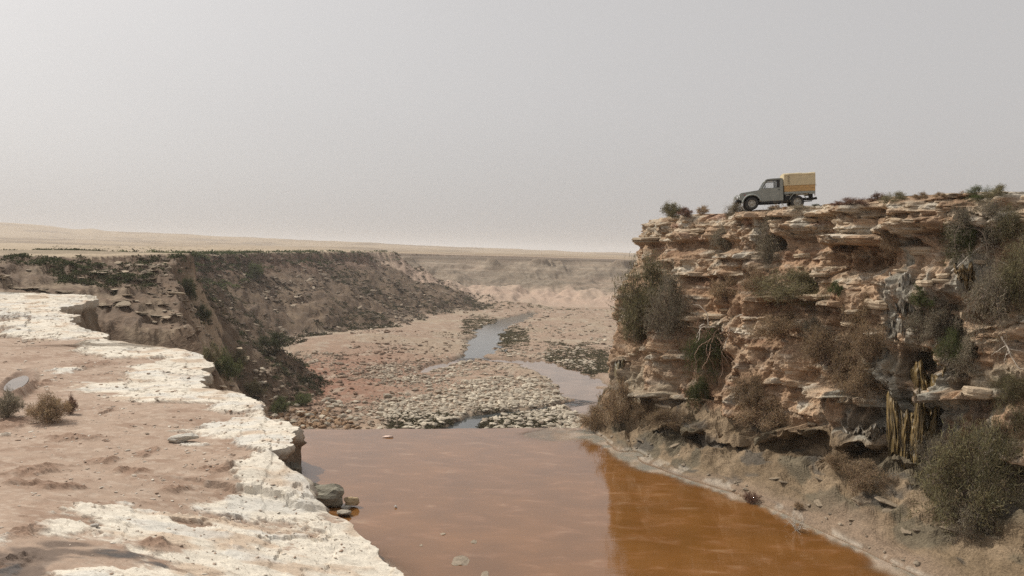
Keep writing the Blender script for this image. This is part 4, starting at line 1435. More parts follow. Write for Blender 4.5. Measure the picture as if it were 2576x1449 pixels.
cb(1560, 1015, 110, 110, BIG, L_brown, 'cliff_bush', 'dry tan bush at the foot of the cliff nose', base=.4)
cb(1500, 1050, 90, 60, BIG, L_brown, 'cliff_bush', 'low dry tan bush where cliff nose meets pool lip', base=.4)
cb(1680, 1048, 120, 40, BIG, L_brown, 'cliff_bush', 'reddish dry bush on the low white ledge above the sand', base=.3, out=.2)
cb(1620, 1030, 80, 40, BIG, L_brown, 'cliff_bush', 'reddish dry bush between cliff nose and low white ledge', base=.3, out=.2)
cb(1775, 880, 100, 120, FEATH, L_green, 'cliff_bush', 'feathery green shrub beside the tangled roots', base=.1, out=.4)
cb(1752, 985, 60, 90, FEATH, L_green, 'cliff_bush', 'feathery green shrub below the tangled roots', base=.1, out=.25)
cb(2107, 728, 42, 34, MED, L_green, 'cliff_bush', 'small round green shrub on the cliff face', base=.4, out=.2)
cb(2325, 760, 75, 60, MED, L_green, 'cliff_bush', 'green shrub right of the pale dripstone trail', base=.3, out=.3)
cb(2290, 595, 60, 30, MED, L_brown, 'cliff_bush', 'small brown shrub on the mound above the big overhang', base=.4, out=.1)
cb(2245, 595, 50, 55, HANG, L_brown, 'cliff_bush', 'brown bush drooping over the big overhanging slab', base=.1, out=.3)
for (x, y, w, h, m, lab) in [(2160, 790, 110, 90, L_brown, 'dry brown bush below the small round green shrub'), (2085, 890, 150, 110, L_brown, 'broad dry brown bush in middle of the cliff face'),
                             (2180, 880, 110, 110, L_brown, 'dry brown bush left of the pale dripstone trail'), (1960, 825, 160, 60, L_brown, 'low brown brush under the long middle ledge'),
                             (2040, 835, 60, 50, L_grey, 'small dark grey bush under the long middle ledge'), (1915, 1045, 150, 75, L_brown, 'dry tan brush above the low dark overhang'),
                             (2160, 960, 150, 70, L_brown, 'dry brown brush above the low grey dripping fringe'), (1830, 740, 90, 60, L_brown, 'dry brown tuft right of the stepped white beds'),
                             (1880, 985, 110, 70, L_brown, 'brown brush right of the tangled roots'), (2330, 830, 120, 80, L_grey, 'grey brush below green shrub by the dripstone'),
                             (2400, 800, 110, 90, L_grey, 'grey brush under the ochre dripstone fringe')]:
    cb(x, y, w, h, BIG if w > 100 else MED, m, 'cliff_bush', lab, base=.25, out=.25, group=G_face)
cb(2455, 575, 150, 120, HANG, L_grey, 'cliff_bush', 'dark grey bush massed under the rim by dead branches', base=.0, out=.5)
cb(2540, 580, 110, 110, HANG, L_olive, 'cliff_bush', 'olive bush under the rim at the cliff bend', base=.0, out=.4)
cb(2420, 610, 90, 90, HANG, L_green, 'cliff_bush', 'yellow-green bush with dead branches below rim', base=.0, out=.4)
cb(2500, 730, 160, 170, HANG, L_grey, 'cliff_bush', 'tall tangled grey bush above the small cave', base=.2, out=.5)
cb(2560, 690, 120, 160, HANG, L_olive, 'cliff_bush', 'tangled olive bush beyond the tall grey one', base=.2, out=.4)
cb(2390, 878, 90, 80, BIG, L_green, 'cliff_bush', 'green rounded bush right above the wet dripstone curtain', base=.25, out=.3)
cb(2440, 900, 110, 90, BIG, L_grey, 'cliff_bush', 'grey brush right of the green rounded bush', base=.25, out=.3)
cb(2350, 905, 110, 60, HANG, L_grey, 'cliff_bush', 'dry brush trailing over the dripstone curtain top', base=.1, out=.3)
cb(2445, 1185, 250, 215, BIG, L_olive, 'cliff_bush', 'big grey-green shrub at the foot of the cliff', base=.35, out=.3)
cb(2350, 1150, 120, 110, BIG, L_grey, 'cliff_bush', 'grey shrub beside the wet dripstone curtain foot', base=.35, out=.4)
cb(2540, 1120, 150, 180, BIG, L_olive, 'cliff_bush', 'tall olive shrub behind the big grey-green shrub', base=.35, out=.2)
cb(2420, 1290, 150, 90, HANG, L_grey, 'cliff_bush', 'trailing dry growth under the big grey-green shrub', base=.2, out=.3)
cb(2545, 985, 90, 80, BIG, L_olive, 'cliff_bush', 'olive bush below the small cave', base=.3, out=.3)
cb(2170, 1195, 150, 60, BIG, L_brown, 'bank_shrub', 'dry tan brush on the bank under the dripping fringe', base=.35)
cb(2110, 1160, 90, 45, MED, L_brown, 'bank_shrub', 'small dry brush at the mouth of the low overhang', base=.35)
cb(1894, 1256, 52, 30, TUFT, L_mauve, 'bank_shrub', 'small mauve-brown shrub at the pool edge', base=.35)
cb(2008, 1275, 30, 18, MED, L_brown, 'bank_shrub', 'tiny tan shrub on the sandy pool bank', base=.35)
for i, (x, y, w, h, m) in enumerate([(2145, 505, 70, 22, L_mauve), (2200, 497, 60, 24, L_mauve), (2245, 493, 75, 30, L_olive), (2320, 493, 50, 18, L_brown), (2365, 490, 40, 14, L_brown), (2455, 483, 80, 40, L_green),
                                     (2505, 478, 70, 36, L_olive), (2410, 488, 60, 18, L_brown), (2100, 512, 50, 12, L_mauve), (2060, 516, 30, 10, L_dark), (2576, 487, 40, 16, L_mauve)]):
    labs = ['low mauve shrub on the cliff rim behind the vehicle', 'dark mauve rim shrub second behind the vehicle', 'rounded olive shrub on the rim above the big overhang', 'thin brown rim shrub right of the rounded olive one',
            'smaller thin brown rim shrub', 'tall green shrub on the highest part of the rim', 'olive shrub against the tall green rim shrub', 'low brown rim shrub before the tall green one',
            'flat mauve scrub just behind the vehicle tailboard', 'tiny dark scrub just behind the rear wheel', 'reddish scrub at the bend of the rim']
    d_ = ray(x, y)
    cb(x, y, w, h, MED if w < 65 else BIG, m, 'rim_shrub', labs[i], base=.5, out=-.6, group=G_top)

# dead branches and roots
def wander(p, d, n, step, jit, grav, r):
    P = [np.array(p, float)]; d = np.array(d, float)
    for _ in range(n):
        d = d + r.normal(size=3) * jit + np.array([0, 0, grav]); d /= np.linalg.norm(d)
        P.append(P[-1] + d * step)
    return np.array(P)


def root_tangle():
    h = cliff_hit(1815, 838)
    p, n = h
    root = empty('exposed_roots', p)
    tag(root, 'tangle of exposed reddish roots hanging on the cliff face', 'roots')
    r = np.random.default_rng(81)
    n2 = np.array([n.x, n.y, 0]); n2 /= np.linalg.norm(n2) + 1e-6
    tgv = np.array([n2[1], -n2[0], 0])
    for k in range(26):
        s = n2 * .35 + tgv * r.uniform(-.5, .9) + np.array([0, 0, r.uniform(-.3, .35)])
        path = wander(s, n2 * .35 + tgv * r.normal() * .7 + np.array([0, 0, .5 if k < 8 else -.3]), 16 if k < 10 else 24, .11, .25, -.08, r)
        rad = r.uniform(.015, .05) * np.linspace(1, .3, len(path))
        V, Q = tube(path, rad, 5)
        o = link('root', raw_mesh('root', V, Q), M_dead if k < 7 else M_root, parent=root)
    return root


root_tangle()


def dead_branch(px, py, px2, py2, label, seed, out=.5, group=None):
    h = cliff_hit(px, py)
    if h is None: return
    p, n = h
    q = at_depth(px2, py2, p.y - out)
    p = p + Vector((n.x, n.y, 0)) * .1
    r = np.random.default_rng(seed)
    v = np.array(q - p)
    m = 9
    t = np.linspace(0, 1, m)[:, None]
    path = v * t + np.cumsum(r.normal(size=(m, 3)) * np.linalg.norm(v) * .025, 0)
    parts = [tube(path, np.linspace(.035, .012, m), 5)]
    for k in range(7):
        i = r.integers(2, m)
        w = wander(path[i], v / np.linalg.norm(v) + r.normal(size=3) * .7, 7, .09, .25, .0, r)
        parts.append(tube(w, np.linspace(.014, .005, len(w)), 4))
    V, Q = join(parts)
    o = link('dead_branch', raw_mesh('dead_branch', V, Q), M_dead, loc=p)
    tag(o, label, 'branch', group)


dead_branch(2395, 680, 2470, 625, 'long bleached branch reaching up from the ochre dripstone fringe', 91)
dead_branch(2460, 590, 2482, 612, 'short thick bleached branch under the rim bush', 92)
dead_branch(2420, 640, 2455, 700, 'thin bleached branch drooping over the ochre fringe', 93)
dead_branch(2520, 845, 2560, 925, 'forked pale branch hanging beside the small cave', 94)
dead_branch(2400, 935, 2468, 900, 'thin pale twig across the dripstone curtain top', 95)
dead_branch(2540, 700, 2575, 650, 'arching pale branch in the tangled grey bush', 96)

# dead twig bush standing in the pool margin
tp = on_plane(2005, 1335, 0.0)
r = np.random.default_rng(97)
parts = []
for k in range(13):
    a = r.uniform(0, 6.28)
    w = wander((0, 0, -.05), (math.cos(a) * .7, math.sin(a) * .5, 1.0), 10, .065, .16, .0, r)
    parts.append(tube(w, np.linspace(.012, .004, len(w)), 4))
    for j in range(4):
        i = r.integers(3, len(w))
        w2 = wander(w[i], w[i] - w[i - 1] + r.normal(size=3) * .05, 5, .06, .3, 0, r)
        parts.append(tube(w2, np.linspace(.006, .003, len(w2)), 3))
V, Q = join(parts)
tag(link('dead_twig_bush', raw_mesh('dead_twig_bush', V, Q), M_dead, loc=tp), 'leafless pale twig bush standing in the pool shallows', 'shrub')

# ------------------------------------------------------------------ terrace: shrubs, stones
for (px, py, w, h, mat, lab) in [(122, 1062, 135, 62, L_brown, 'low dry brown twiggy shrub on the sandy terrace'), (18, 1050, 100, 60, L_grey, 'dry grey twiggy shrub beside the muddy rut on terrace'),
                                 (178, 1042, 42, 42, L_mauve, 'small mauve twiggy shrub against the brown terrace shrub')]:
    p = on_terrace(px, py)
    put_bush(TUFT, px, p, w * p.y / F, h * p.y / F, mat, 'terrace_shrub', lab, 'shrub', 'twiggy shrubs on the terrace')


def boulder(px, py, w, h, depth_, label, seed, col, plane='pool', flat=.7, name='boulder', cat='boulder', tiltx=0.0, group=None, sink=.2):
    p = on_plane(px, py, 0.0) if plane == 'pool' else on_terrace(px, py) if plane == 'terrace' else plane
    k = p.y / F
    V, T = stone_shape(seed, I3, flat=1.0, rough=.30, facet=.55)
    lay = noise3(V[:, 0] * .8, V[:, 1] * .8, V[:, 2] * 6, seed)
    V = V * (1 + .10 * lay)[:, None] * np.array([w / 2 * k, depth_ / 2, h / 2 * k]) 
    V[:, 2] += h / 2 * k * (1 - sink)
    c = np.array(col)[None] * (1 + .25 * lay)[:, None]
    o = link(name, raw_mesh(name, V, None, T, c, smooth=False), M_slab, loc=p)
    o.rotation_euler = (0, tiltx, 0)
    tag(o, label, cat, group)
    return o


boulder(832, 1272, 92, 66, 1.2, 'large grey layered boulder between terrace edge and pool', 601, (.24, .22, .17))
boulder(790, 1262, 50, 55, .8, 'grey broken block leaning on the large layered boulder', 602, (.23, .21, .165))
boulder(884, 1274, 40, 30, .5, 'rounded tan stone beside the large boulder in pool', 603, (.30, .225, .135))
boulder(862, 1297, 46, 18, .5, 'low grey stone lying in front of the large boulder', 604, (.25, .22, .175))
boulder(872, 1280, 30, 10, .3, 'small flat pale stone at the foot of rounded tan stone', 605, (.38, .35, .3))
boulder(462, 1112, 84, 24, .7, 'loose white slab lying on the sandy terrace', 606, (.5, .47, .41), plane='terrace', tiltx=-.12, name='loose_slab', cat='stone')
boulder(240, 1326, 26, 10, .35, 'small white stone on the tan sand beside white rock', 607, (.52, .48, .42), plane='terrace', name='loose_stone', cat='stone')
boulder(742, 1205, 40, 60, .8, 'dark stacked rock under the terrace overhang', 608, (.17, .15, .115), sink=.3)
boulder(720, 1185, 40, 70, .8, 'tall dark stacked rock behind the terrace overhang', 609, (.16, .14, .105), sink=.3)
boulder(766, 1222, 30, 22, .5, 'small dark rock between stacked rock and large boulder', 610, (.19, .17, .13), sink=.3)
boulder(996, 1277, 8, 7, .12, 'tiny white stone alone in the pool', 611, (.7, .66, .6), name='pool_stone', cat='stone')
boulder(978, 1100, 34, 5, .4, 'flat pale pink stone by the pool lip', 612, (.66, .50, .42), name='pool_stone', cat='stone')
for i, (px, py, w, h, lab) in enumerate([(1116, 1343, 26, 6, 'small pale stone breaking the pool surface'), (1193, 1363, 26, 6, 'second pale stone breaking the pool surface'), (1160, 1412, 74, 9, 'long pale green stone just awash in the pool'),
                                         (1222, 1445, 40, 6, 'pale stone awash near long pale green stone'), (1060, 1372, 16, 4, 'little pale stone awash close to terrace')]):
    boulder(px, py, w * .6, h * .5, w * .015, lab, 620 + i, (.27, .22, .165), name='pool_stone', cat='stone', sink=.92, group='pale stones awash in the pool')
# grit and flakes lying on the terrace
rg = np.random.default_rng(63)
n = 5200
Yg = np.exp(rg.uniform(math.log(17), math.log(75), n)); Xg = edge_x(Yg) - np.abs(rg.normal(size=n)) * 9 * np.clip(Yg / 35, .6, 2) - .15
kk = (fbm2(Xg * .5, Yg * .5, 3, 165) > -.25) & (Xg > -.8 * Yg)
Xg, Yg = Xg[kk], Yg[kk]; n = len(Xg)
sg = (.018 + .075 * rg.uniform(size=n) ** 5) * np.clip(Yg / 26, .8, 2.2)
Zg = terr_z(Xg, Yg)
cg = lerp(np.array([.28, .19, .135])[None], np.array([.58, .53, .45])[None], rg.uniform(size=(n, 1)))
GRV = [stone_shape(660 + i, I1, flat=.35, rough=.3) for i in range(4)]
o = merged('terrace_grit', GRV, rg.integers(0, 4, n), np.stack([Xg, Yg, Zg + sg * .15], -1), np.stack([sg * 1.4, sg, sg], -1), rg.uniform(0, 6.28, n), rg.normal(size=n) * .15, rg.normal(size=n) * .15, cg, M_stone)
tag(o, 'loose grit and thin flakes strewn over the terrace', 'grit', kind='stuff')

# stones along the bank
r6 = np.random.default_rng(66)
SM = []
for i in range(6):
    V, T = stone_shape(640 + i, I2, flat=.55, rough=.25)
    SM.append(raw_mesh('bank_stone', V, None, T, np.tile([[.26, .21, .155]], (len(V), 1)), smooth=False))
nb_ = 0
for k in range(400):
    if nb_ >= 55: break
    t = r6.uniform(0, 1)
    px, py = lerp(1470, 2300, t) + r6.normal() * 20, lerp(1090, 1440, t ** 1.15) - 12 + r6.normal() * 16
    h = cliff_hit(px, py)
    if h is None or h[0].z > 1.0 or h[0].z < -.12: continue
    s = r6.uniform(.03, .11) * (1.7 if r6.uniform() < .12 else 1)
    o = link('bank_stone', SM[r6.integers(0, 6)], M_stone, loc=h[0] + Vector((0, 0, s * .2)))
    o.scale = (s, s, s); o.rotation_euler = (0, 0, r6.uniform(0, 6.28))
    tag(o, 'small loose stone on the sandy bank below the cliff', 'stone', 'small stones on the pool bank')
    nb_ += 1

# ------------------------------------------------------------------ valley: stones, slabs, shrubs
STV = [stone_shape(700 + i, I1, flat=[.45, .6, .5, .7, .38, .55][i], rough=.35, facet=.5) for i in range(6)]


def scatter_px(n, boxes, r):
    """points of the valley floor sampled evenly over parts of the view"""
    w = np.array([(b[2] - b[0]) * (b[3] - b[1]) * (b[4] if len(b) > 4 else 1) for b in boxes], float); w /= w.sum()
    k = r.choice(len(boxes), n, p=w)
    B = np.array([b[:4] for b in boxes], float)[k]
    px = B[:, 0] + (B[:, 2] - B[:, 0]) * r.uniform(size=n); py = B[:, 1] + (B[:, 3] - B[:, 1]) * r.uniform(size=n)
    cx, cy = (px - 1288) / F, (724.5 - py) / F
    d = np.array(fwd)[None] + np.outer(cx, np.array(CR)) + np.outer(cy, np.array(CU))
    t = (-26.0) / (d[:, 2] + 0.012 * d[:, 1])
    return d[:, 0] * t, d[:, 1] * t


r7 = np.random.default_rng(77)
X, Y = scatter_px(26000, [(960, 905, 1500, 1085, 2.0), (640, 890, 1000, 1085, 1.3), (1150, 780, 1560, 905, 1.0), (880, 840, 1200, 905, .9), (1250, 1000, 1560, 1085, 1.2)], r7)
rd = river_depth(X, Y)
dens = fbm2(X * .06, Y * .045, 3, 801)
bar = np.exp(-((X - hp(1230, 990).x) / 30) ** 2 - ((Y - hp(1230, 990).y) / 60) ** 2)
keep = (rd < .12) & (Y < 460) & (r7.uniform(size=len(X)) < np.clip(.58 + 1.1 * dens + .35 * bar, .12, 1)) & (land_z(X, Y) < zfloor(Y) + 6)
X, Y, dens, bar = X[keep], Y[keep], dens[keep], bar[keep]
sz = (.10 + .62 * r7.uniform(size=len(X)) ** 6 + .10 * r7.uniform(size=len(X))) * np.interp(Y, [60, 200, 450], [.95, 1.25, 1.6])
Z = land_z(X, Y)
palew = np.clip(.55 + .6 * bar + .4 * dens - .6 * np.exp(-((X - hp(800, 1000).x) / 16) ** 2), 0, 1) * r7.uniform(.45, 1.2, len(X))
cS = lerp(np.array([.20, .13, .088])[None], np.array([.50, .44, .345])[None], np.clip(palew, 0, 1)[:, None]) * r7.uniform(.75, 1.15, (len(X), 1))
scr = sz / Y
order = np.argsort(-scr)
ind, rest = order[:300], order[300:]
ST_ME = []
for i, (V, T) in enumerate(STV):
    ST_ME.append(raw_mesh('river_stone', V, None, T, np.tile([[.42, .365, .285]], (len(V), 1)), smooth=False))
for i in ind:
    o = link('river_stone', ST_ME[int(r7.integers(0, 6))], M_stone, loc=(X[i], Y[i], Z[i] + sz[i] * .2))
    o.scale = (sz[i] * r7.uniform(.9, 1.4), sz[i], sz[i]); o.rotation_euler = (r7.normal() * .15, r7.normal() * .15, r7.uniform(0, 6.28))
    px_i = 1288 + F * X[i] / Y[i]
    w_ = 'beside the red-brown flat below the terrace' if px_i < 900 else 'on the bank close below the pool lip' if Y[i] < 135 else 'on the rounded bar inside the river bend' if px_i < 1330 else 'between river bend and cliff foot'
    tag(o, 'large pale stone ' + w_, 'stone', 'large stones ' + w_)
n = len(rest)
o = merged('riverbed_stones', STV, r7.integers(0, 6, n), np.stack([X, Y, Z + sz * .18], -1)[rest], np.stack([sz * r7.uniform(.9, 1.5, len(sz)), sz, sz], -1)[rest],
           r7.uniform(0, 6.28, n), r7.normal(size=n) * .15, r7.normal(size=n) * .15, cS[rest], M_stone)
tag(o, 'countless pale and brown stones spread over the riverbed', 'stones', kind='stuff')

# broken rock on the left slopes and below the terrace
def slope_points(n, r, xr, yr, cond):
    Y = np.exp(r.uniform(math.log(yr[0]), math.log(yr[1]), n)); X = Y * r.uniform(xr[0], xr[1], n)
    k = cond(X, Y)
    return X[k], Y[k]


X, Y = slope_points(42000, r7, (-.60, -.02), (100, 500), lambda x, y: (land_attr('t', x, y) > .02) & (land_attr('t', x, y) < 1.0) & (land_attr('dw', x, y) > 0))
k = r7.uniform(size=len(X)) < np.clip(.35 + .8 * fbm2(X * .07, Y * .05, 3, 811), .05, 1)
X, Y = X[k][:9000], Y[k][:9000]
X2, Y2 = slope_points(5000, r7, (-.45, -.05), (50, 118), lambda x, y: (land_attr('tt', x, y) > .01) & (land_attr('tt', x, y) < 1.0) & (x > np.interp(y, EY, EX) + .5))
X, Y = np.concatenate([X, X2[:2600]]), np.concatenate([Y, Y2[:2600]])
n = len(X)
sz = (.15 + .65 * r7.uniform(size=n) ** 3.5) * np.interp(Y, [50, 120, 300, 450], [.55, .8, 1.9, 2.3])
Z = land_z(X, Y)
cS = lerp(np.array([.09, .062, .042])[None], np.array([.40, .325, .24])[None], r7.uniform(size=(n, 1)) ** 2.0)
cS = cS * np.where(Y < 100, 1.5, 1.0)[:, None]
o = merged('slope_rubble', STV, r7.integers(0, 6, n), np.stack([X, Y, Z + sz * .15], -1), np.stack([sz * 1.3, sz, sz * .75], -1), r7.uniform(0, 6.28, n), r7.normal(size=n) * .25, r7.normal(size=n) * .25, cS, M_stone)
tag(o, 'loose brown rubble covering the valley slopes', 'rubble', kind='stuff')
# orange-brown blocks heaped beyond the pool's left end
RB = []
for i in range(5):
    V, T = stone_shape(740 + i, I2, flat=.6, rough=.3, facet=.45)
    RB.append(raw_mesh('rubble_block', V, None, T, np.tile([[.27, .175, .105]], (len(V), 1)), smooth=False))
k = 0
for q in range(700):
    if k >= 230: break
    px, py = r7.uniform(655, 900), 1000 + 80 * r7.uniform() ** .7
    if py < 1000 + (px - 700) * .25 or py < 1085 - (920 - px) * .55 and px > 800: continue
    p = on_land(px, py, 47)
    if p.y > 130: continue
    s = r7.uniform(5, 15) * p.y / F * (1.5 if r7.uniform() < .12 else 1) * .6
    o = link('rubble_block', RB[r7.integers(0, 5)], M_stone, loc=p + Vector((0, 0, s * .3)))
    o.scale = (s * 1.3, s, s); o.rotation_euler = (r7.normal() * .3, r7.normal() * .3, r7.uniform(0, 6.28))
    tag(o, 'orange-brown angular block in the rubble below the terrace', 'rock', 'rubble blocks below the terrace')
    k += 1
# bedrock slabs standing out of the near spur
k = 0
for q in range(600):
    if k >= 120: break
    px, py = r7.uniform(0, 470), r7.uniform(640, 860)
    p = on_land(px, py, 100)
    if not (86 < p.y < 150) or p.z < -12: continue
    s = r7.uniform(.35, 1.15) * (1.4 if r7.uniform() < .2 else 1)
    o = put_slab(SLABS[r7.integers(0, 6)], 'rock_slab', p + Vector((0, 0, .1)), r7.uniform(0, 3.14), s, s * r7.uniform(.35, .8), land, .10)
    own_material(o, M_slab_brown)
    k += 1
for q, (px, py, s) in enumerate([(560, 945, .8), (590, 900, 1.1), (610, 930, .9), (600, 880, 1.0), (680, 1010, .7), (660, 1050, .6), (700, 1060, .6), (620, 905, 1.2), (690, 1035, .5), (560, 980, .7)]):
    p = on_land(px, py, 52)
    put_slab(SLABS[q % 6], 'rock_slab', p + Vector((0, 0, .15)), q * .7, s, s, land, .2)

# shrubs in the valley
SB = [small_bush(900 + i, 80, .36, .13) for i in range(5)]
SB_ME = []
for V, Q, c in SB:
    me = raw_mesh('slope_shrub', V, Q, col=c, smooth=False); me.materials.append(L_dark); SB_ME.append(me)
pts = []
def add_pts(X, Y, s, kind, hh=.8):
    for x, y, q in zip(X, Y, s): pts.append((x, y, q, kind, hh))


X, Y = slope_points(26000, r7, (-.60, -.02), (102, 500), lambda x, y: (land_attr('t', x, y) > .01) & (land_attr('t', x, y) < 1.0) & (land_attr('dw', x, y) > 0))
tt_ = land_attr('t', X, Y)
den = np.where(Y < 130, -.35, 0) + fbm2(X * .035, Y * .03, 3, 821) + np.interp(tt_, [0, .1, .3, .6, .85, 1], [.25, .0, -.05, .0, .35, .2]) + np.where(Y < 150, -.45, 0)
k = r7.uniform(size=len(X)) < np.clip(den * 1.6 + .12, .05, 1)
X, Y = X[k][:2600], Y[k][:2600]
add_pts(X, Y, r7.uniform(.5, 1.5, len(X)) * np.interp(Y, [100, 300, 500], [.7, 1.1, 1.3]), 0)
X, Y = slope_points(5000, r7, (-.52, -.14), (255, 500), lambda x, y: (np.abs(land_attr('dw', x, y)) < 7))      # green fringe of the rim
add_pts(X[:330], Y[:330], r7.uniform(.8, 2.1, 330)[:len(X)], 1)
X, Y = slope_points(5000, r7, (-.52, -.30), (180, 300), lambda x, y: (np.abs(land_attr('dw', x, y) - 6) < 10))
add_pts(X[:150], Y[:150], r7.uniform(1.0, 2.4, 150)[:len(X)], 1)
X, Y = slope_points(6000, r7, (-.95, -.44), (100, 290), lambda x, y: (land_z(x, y) > 7.2) & (fbm2(x * .06, y * .06, 3, 825) > .0))   # plateau scrub
add_pts(X[:700], Y[:700], r7.uniform(.45, 1.5, 700)[:len(X)], 3)
X, Y = slope_points(3000, r7, (-.6, -.10), (300, 1500), lambda x, y: (land_attr('dw', x, y) < -4))
add_pts(X[:500], Y[:500], r7.uniform(.4, 1.0, 500)[:len(X)], 2, .5)
X, Y = scatter_px(1500, [(900, 830, 1560, 1070)], r7)
k = (river_depth(X, Y) < .1)
add_pts(X[k][:170], Y[k][:170], r7.uniform(.25, .7, 170), 2, .6)
pts = np.array(pts)
Z = land_z(pts[:, 0], pts[:, 1])
scr = pts[:, 2] / pts[:, 1]
order = np.argsort(-scr)
MAT3 = [L_dark, L_green, L_olive, L_dark]
LAB3 = ['dark scrubby bush growing on the shaded valley slope', 'green bush on the rim of the left valley wall', 'low grey-green desert scrub bush on level ground', 'dark bush on the flat top of the near spur']
GRP3 = ['bushes on the valley slopes', 'green bushes along the valley rim', 'desert scrub bushes', 'dark bushes on top of the spur']
for i in order[:290]:
    x, y, s, kd, hh = pts[i]
    kd = int(kd)
    o = link('slope_shrub', SB_ME[int(r7.integers(0, 5))], loc=(x, y, Z[i] - .1 * s))
    own_material(o, MAT3[kd])
    o.scale = (s, s, s * hh); o.rotation_euler = (0, 0, r7.uniform(0, 6.28))
    lab, grp = LAB3[kd], GRP3[kd]
    if kd == 0:
        t_i = float(land_attr('t', np.array([x]), np.array([y]))[0])
        w_ = 'high on the shaded valley wall' if t_i < .3 else 'halfway up the shaded valley wall' if t_i < .7 else 'at the foot of the shaded valley wall'
        lab, grp = 'dark scrubby bush ' + w_, 'bushes ' + w_
    tag(o, lab, 'bush', grp)
rest = order[290:]
tint = np.array([[.090, .086, .050], [.100, .122, .055], [.16, .145, .085], [.095, .090, .050]])
cS = tint[pts[rest, 3].astype(int)] * r7.uniform(.75, 1.3, (len(rest), 1))
L_any = leaf_material('scrub_mass', (1, 1, 1), 0.0)
n = len(rest)
SBD = [small_bush(960 + i, 28, .46, .20) for i in range(5)]
o = merged('distant_scrub', [(V, Q) for V, Q, c in SBD], r7.integers(0, 5, n), np.stack([pts[rest, 0], pts[rest, 1], Z[rest] - .1], -1), np.stack([pts[rest, 2], pts[rest, 2], pts[rest, 2] * pts[rest, 4]], -1),
           r7.uniform(0, 6.28, n), np.zeros(n), np.zeros(n), cS, L_any, quads=True, vcols=[c for V, Q, c in SBD])
tag(o, 'scattered far scrub on slopes and plateau', 'scrub', kind='stuff')

# low dark growth along the river banks
SBL = [small_bush(930 + i, 13, .7, .36) for i in range(4)]
X, Y = scatter_px(24000, [(1165, 768, 1290, 890, 2.4), (1225, 805, 1330, 890, 2.6), (1370, 855, 1545, 940, 2.2), (975, 1040, 1135, 1088, 2), (1190, 1030, 1420, 1088, 2.0), (1300, 770, 1560, 800, .8), (1050, 905, 1300, 918, .8), (1130, 895, 1320, 905, 1.2), (1400, 930, 1500, 950, 1)], r7)
rd = river_depth(X, Y)
near = np.zeros(len(X))
for kx_, (pt_, wd_) in RIV.items():
    d_, _, al_ = seg_dist(X, Y, [tuple(p) for p in pt_])
    near = np.maximum(near, np.exp(-np.maximum(0, d_ - 4.5) / 5.0))
gz = sum(np.exp(-((X - hp(a, b).x) / w) ** 2 - ((Y - hp(a, b).y) / h) ** 2) for a, b, w, h in [(1460, 895, 13, 22), (1060, 1065, 7, 6), (1290, 1055, 9, 6), (1290, 845, 7, 30), (1185, 815, 9, 45), (1235, 775, 16, 20), (1450, 930, 10, 12), (1350, 778, 40, 10), (1020, 1070, 6, 5)])
k = (rd < .22) & (r7.uniform(size=len(X)) < np.clip(near * .18 + gz * 1.3 + .25 * fbm2(X * .12, Y * .08, 3, 841) - .08, 0, 1))
X, Y = X[k][:5200], Y[k][:5200]
n = len(X)
s = r7.uniform(.35, .85, n) * np.interp(Y, [100, 250, 450], [.9, 1.2, 1.6])
cS = np.array([[.115, .102, .062]]) * r7.uniform(.7, 1.4, (n, 1)) * np.where((gz[k][:n] > .3) & (Y > 150), 1.25, 1.0)[:, None]
o = merged('riverside_growth', [(V, Q) for V, Q, c in SBL], r7.integers(0, 4, n), np.stack([X, Y, land_z(X, Y) - .1], -1), np.stack([s, s, s * .55], -1), r7.uniform(0, 6.28, n), np.zeros(n), np.zeros(n), cS, L_any, quads=True, vcols=[c for V, Q, c in SBL])
tag(o, 'low dark plants crowding the river banks', 'plants', kind='stuff')

# bushes just over the terrace edge
for (px, py, w, h, mat, lab) in [(572, 935, 90, 75, L_green, 'green bush below the terrace corner beside white ledge'), (640, 985, 60, 40, L_olive, 'olive bush hugging the terrace edge'), (705, 1030, 60, 40, L_green, 'green bush in the rubble under the terrace edge'),
                                 (757, 1012, 62, 32, L_green, 'bright green bush in the red rubble'), (530, 900, 50, 50, L_olive, 'olive bush in the gap behind the terrace'), (478, 740, 40, 60, L_dark, 'dark bush filling the gully behind the spur'),
                                 (510, 800, 50, 40, L_dark, 'dark bush at the foot of the gully'), (600, 915, 60, 40, L_olive, 'olive bush on the rocky step beyond terrace'), (690, 870, 90, 40, L_dark, 'wide dark bush at the foot of the left valley wall'), (640, 690, 60, 40, L_green, 'green bush under the rim of the left valley wall')]:
    p = on_land(px, py + h * .3, 50)
    put_bush(MED, px, p, w * p.y / F, h * p.y / F, mat, 'slope_bush', lab, 'bush', None)
# ------------------------------------------------------------------ pickup on the cliff top
import bmesh
P_paint = plain_material('faded_grey_green_paint', (0.255, 0.26, 0.228), rough=0.45, noise=0.10, nscale=3.0, spec=0.45)
P_light = plain_material('dusty_fender_paint', (0.33, 0.35, 0.32), rough=0.4, noise=0.08, nscale=4.0)
P_dark = plain_material('dark_underbody', (0.025, 0.023, 0.022), rough=0.8, noise=0.3)
P_rubber = plain_material('dusty_rubber', (0.045, 0.042, 0.038), rough=0.85, noise=0.3, nscale=10)
P_rim = plain_material('painted_steel_rim', (0.36, 0.34, 0.29), rough=0.5, noise=0.12)
P_canvas = plain_material('tan_canvas', (0.56, 0.465, 0.30), rough=0.9, noise=0.07, nscale=5.0, bump=0.25, spec=0.2)
P_wood = plain_material('varnished_plank', (0.46, 0.28, 0.11), rough=0.6, noise=0.22, nscale=9.0)
P_rope = plain_material('dark_lacing', (0.06, 0.045, 0.03), rough=0.9)
P_red = plain_material('red_marker_lens', (0.35, 0.05, 0.045), rough=0.3)
P_chrome = plain_material('lamp_reflector', (0.75, 0.75, 0.72), rough=0.2, metal=0.6)
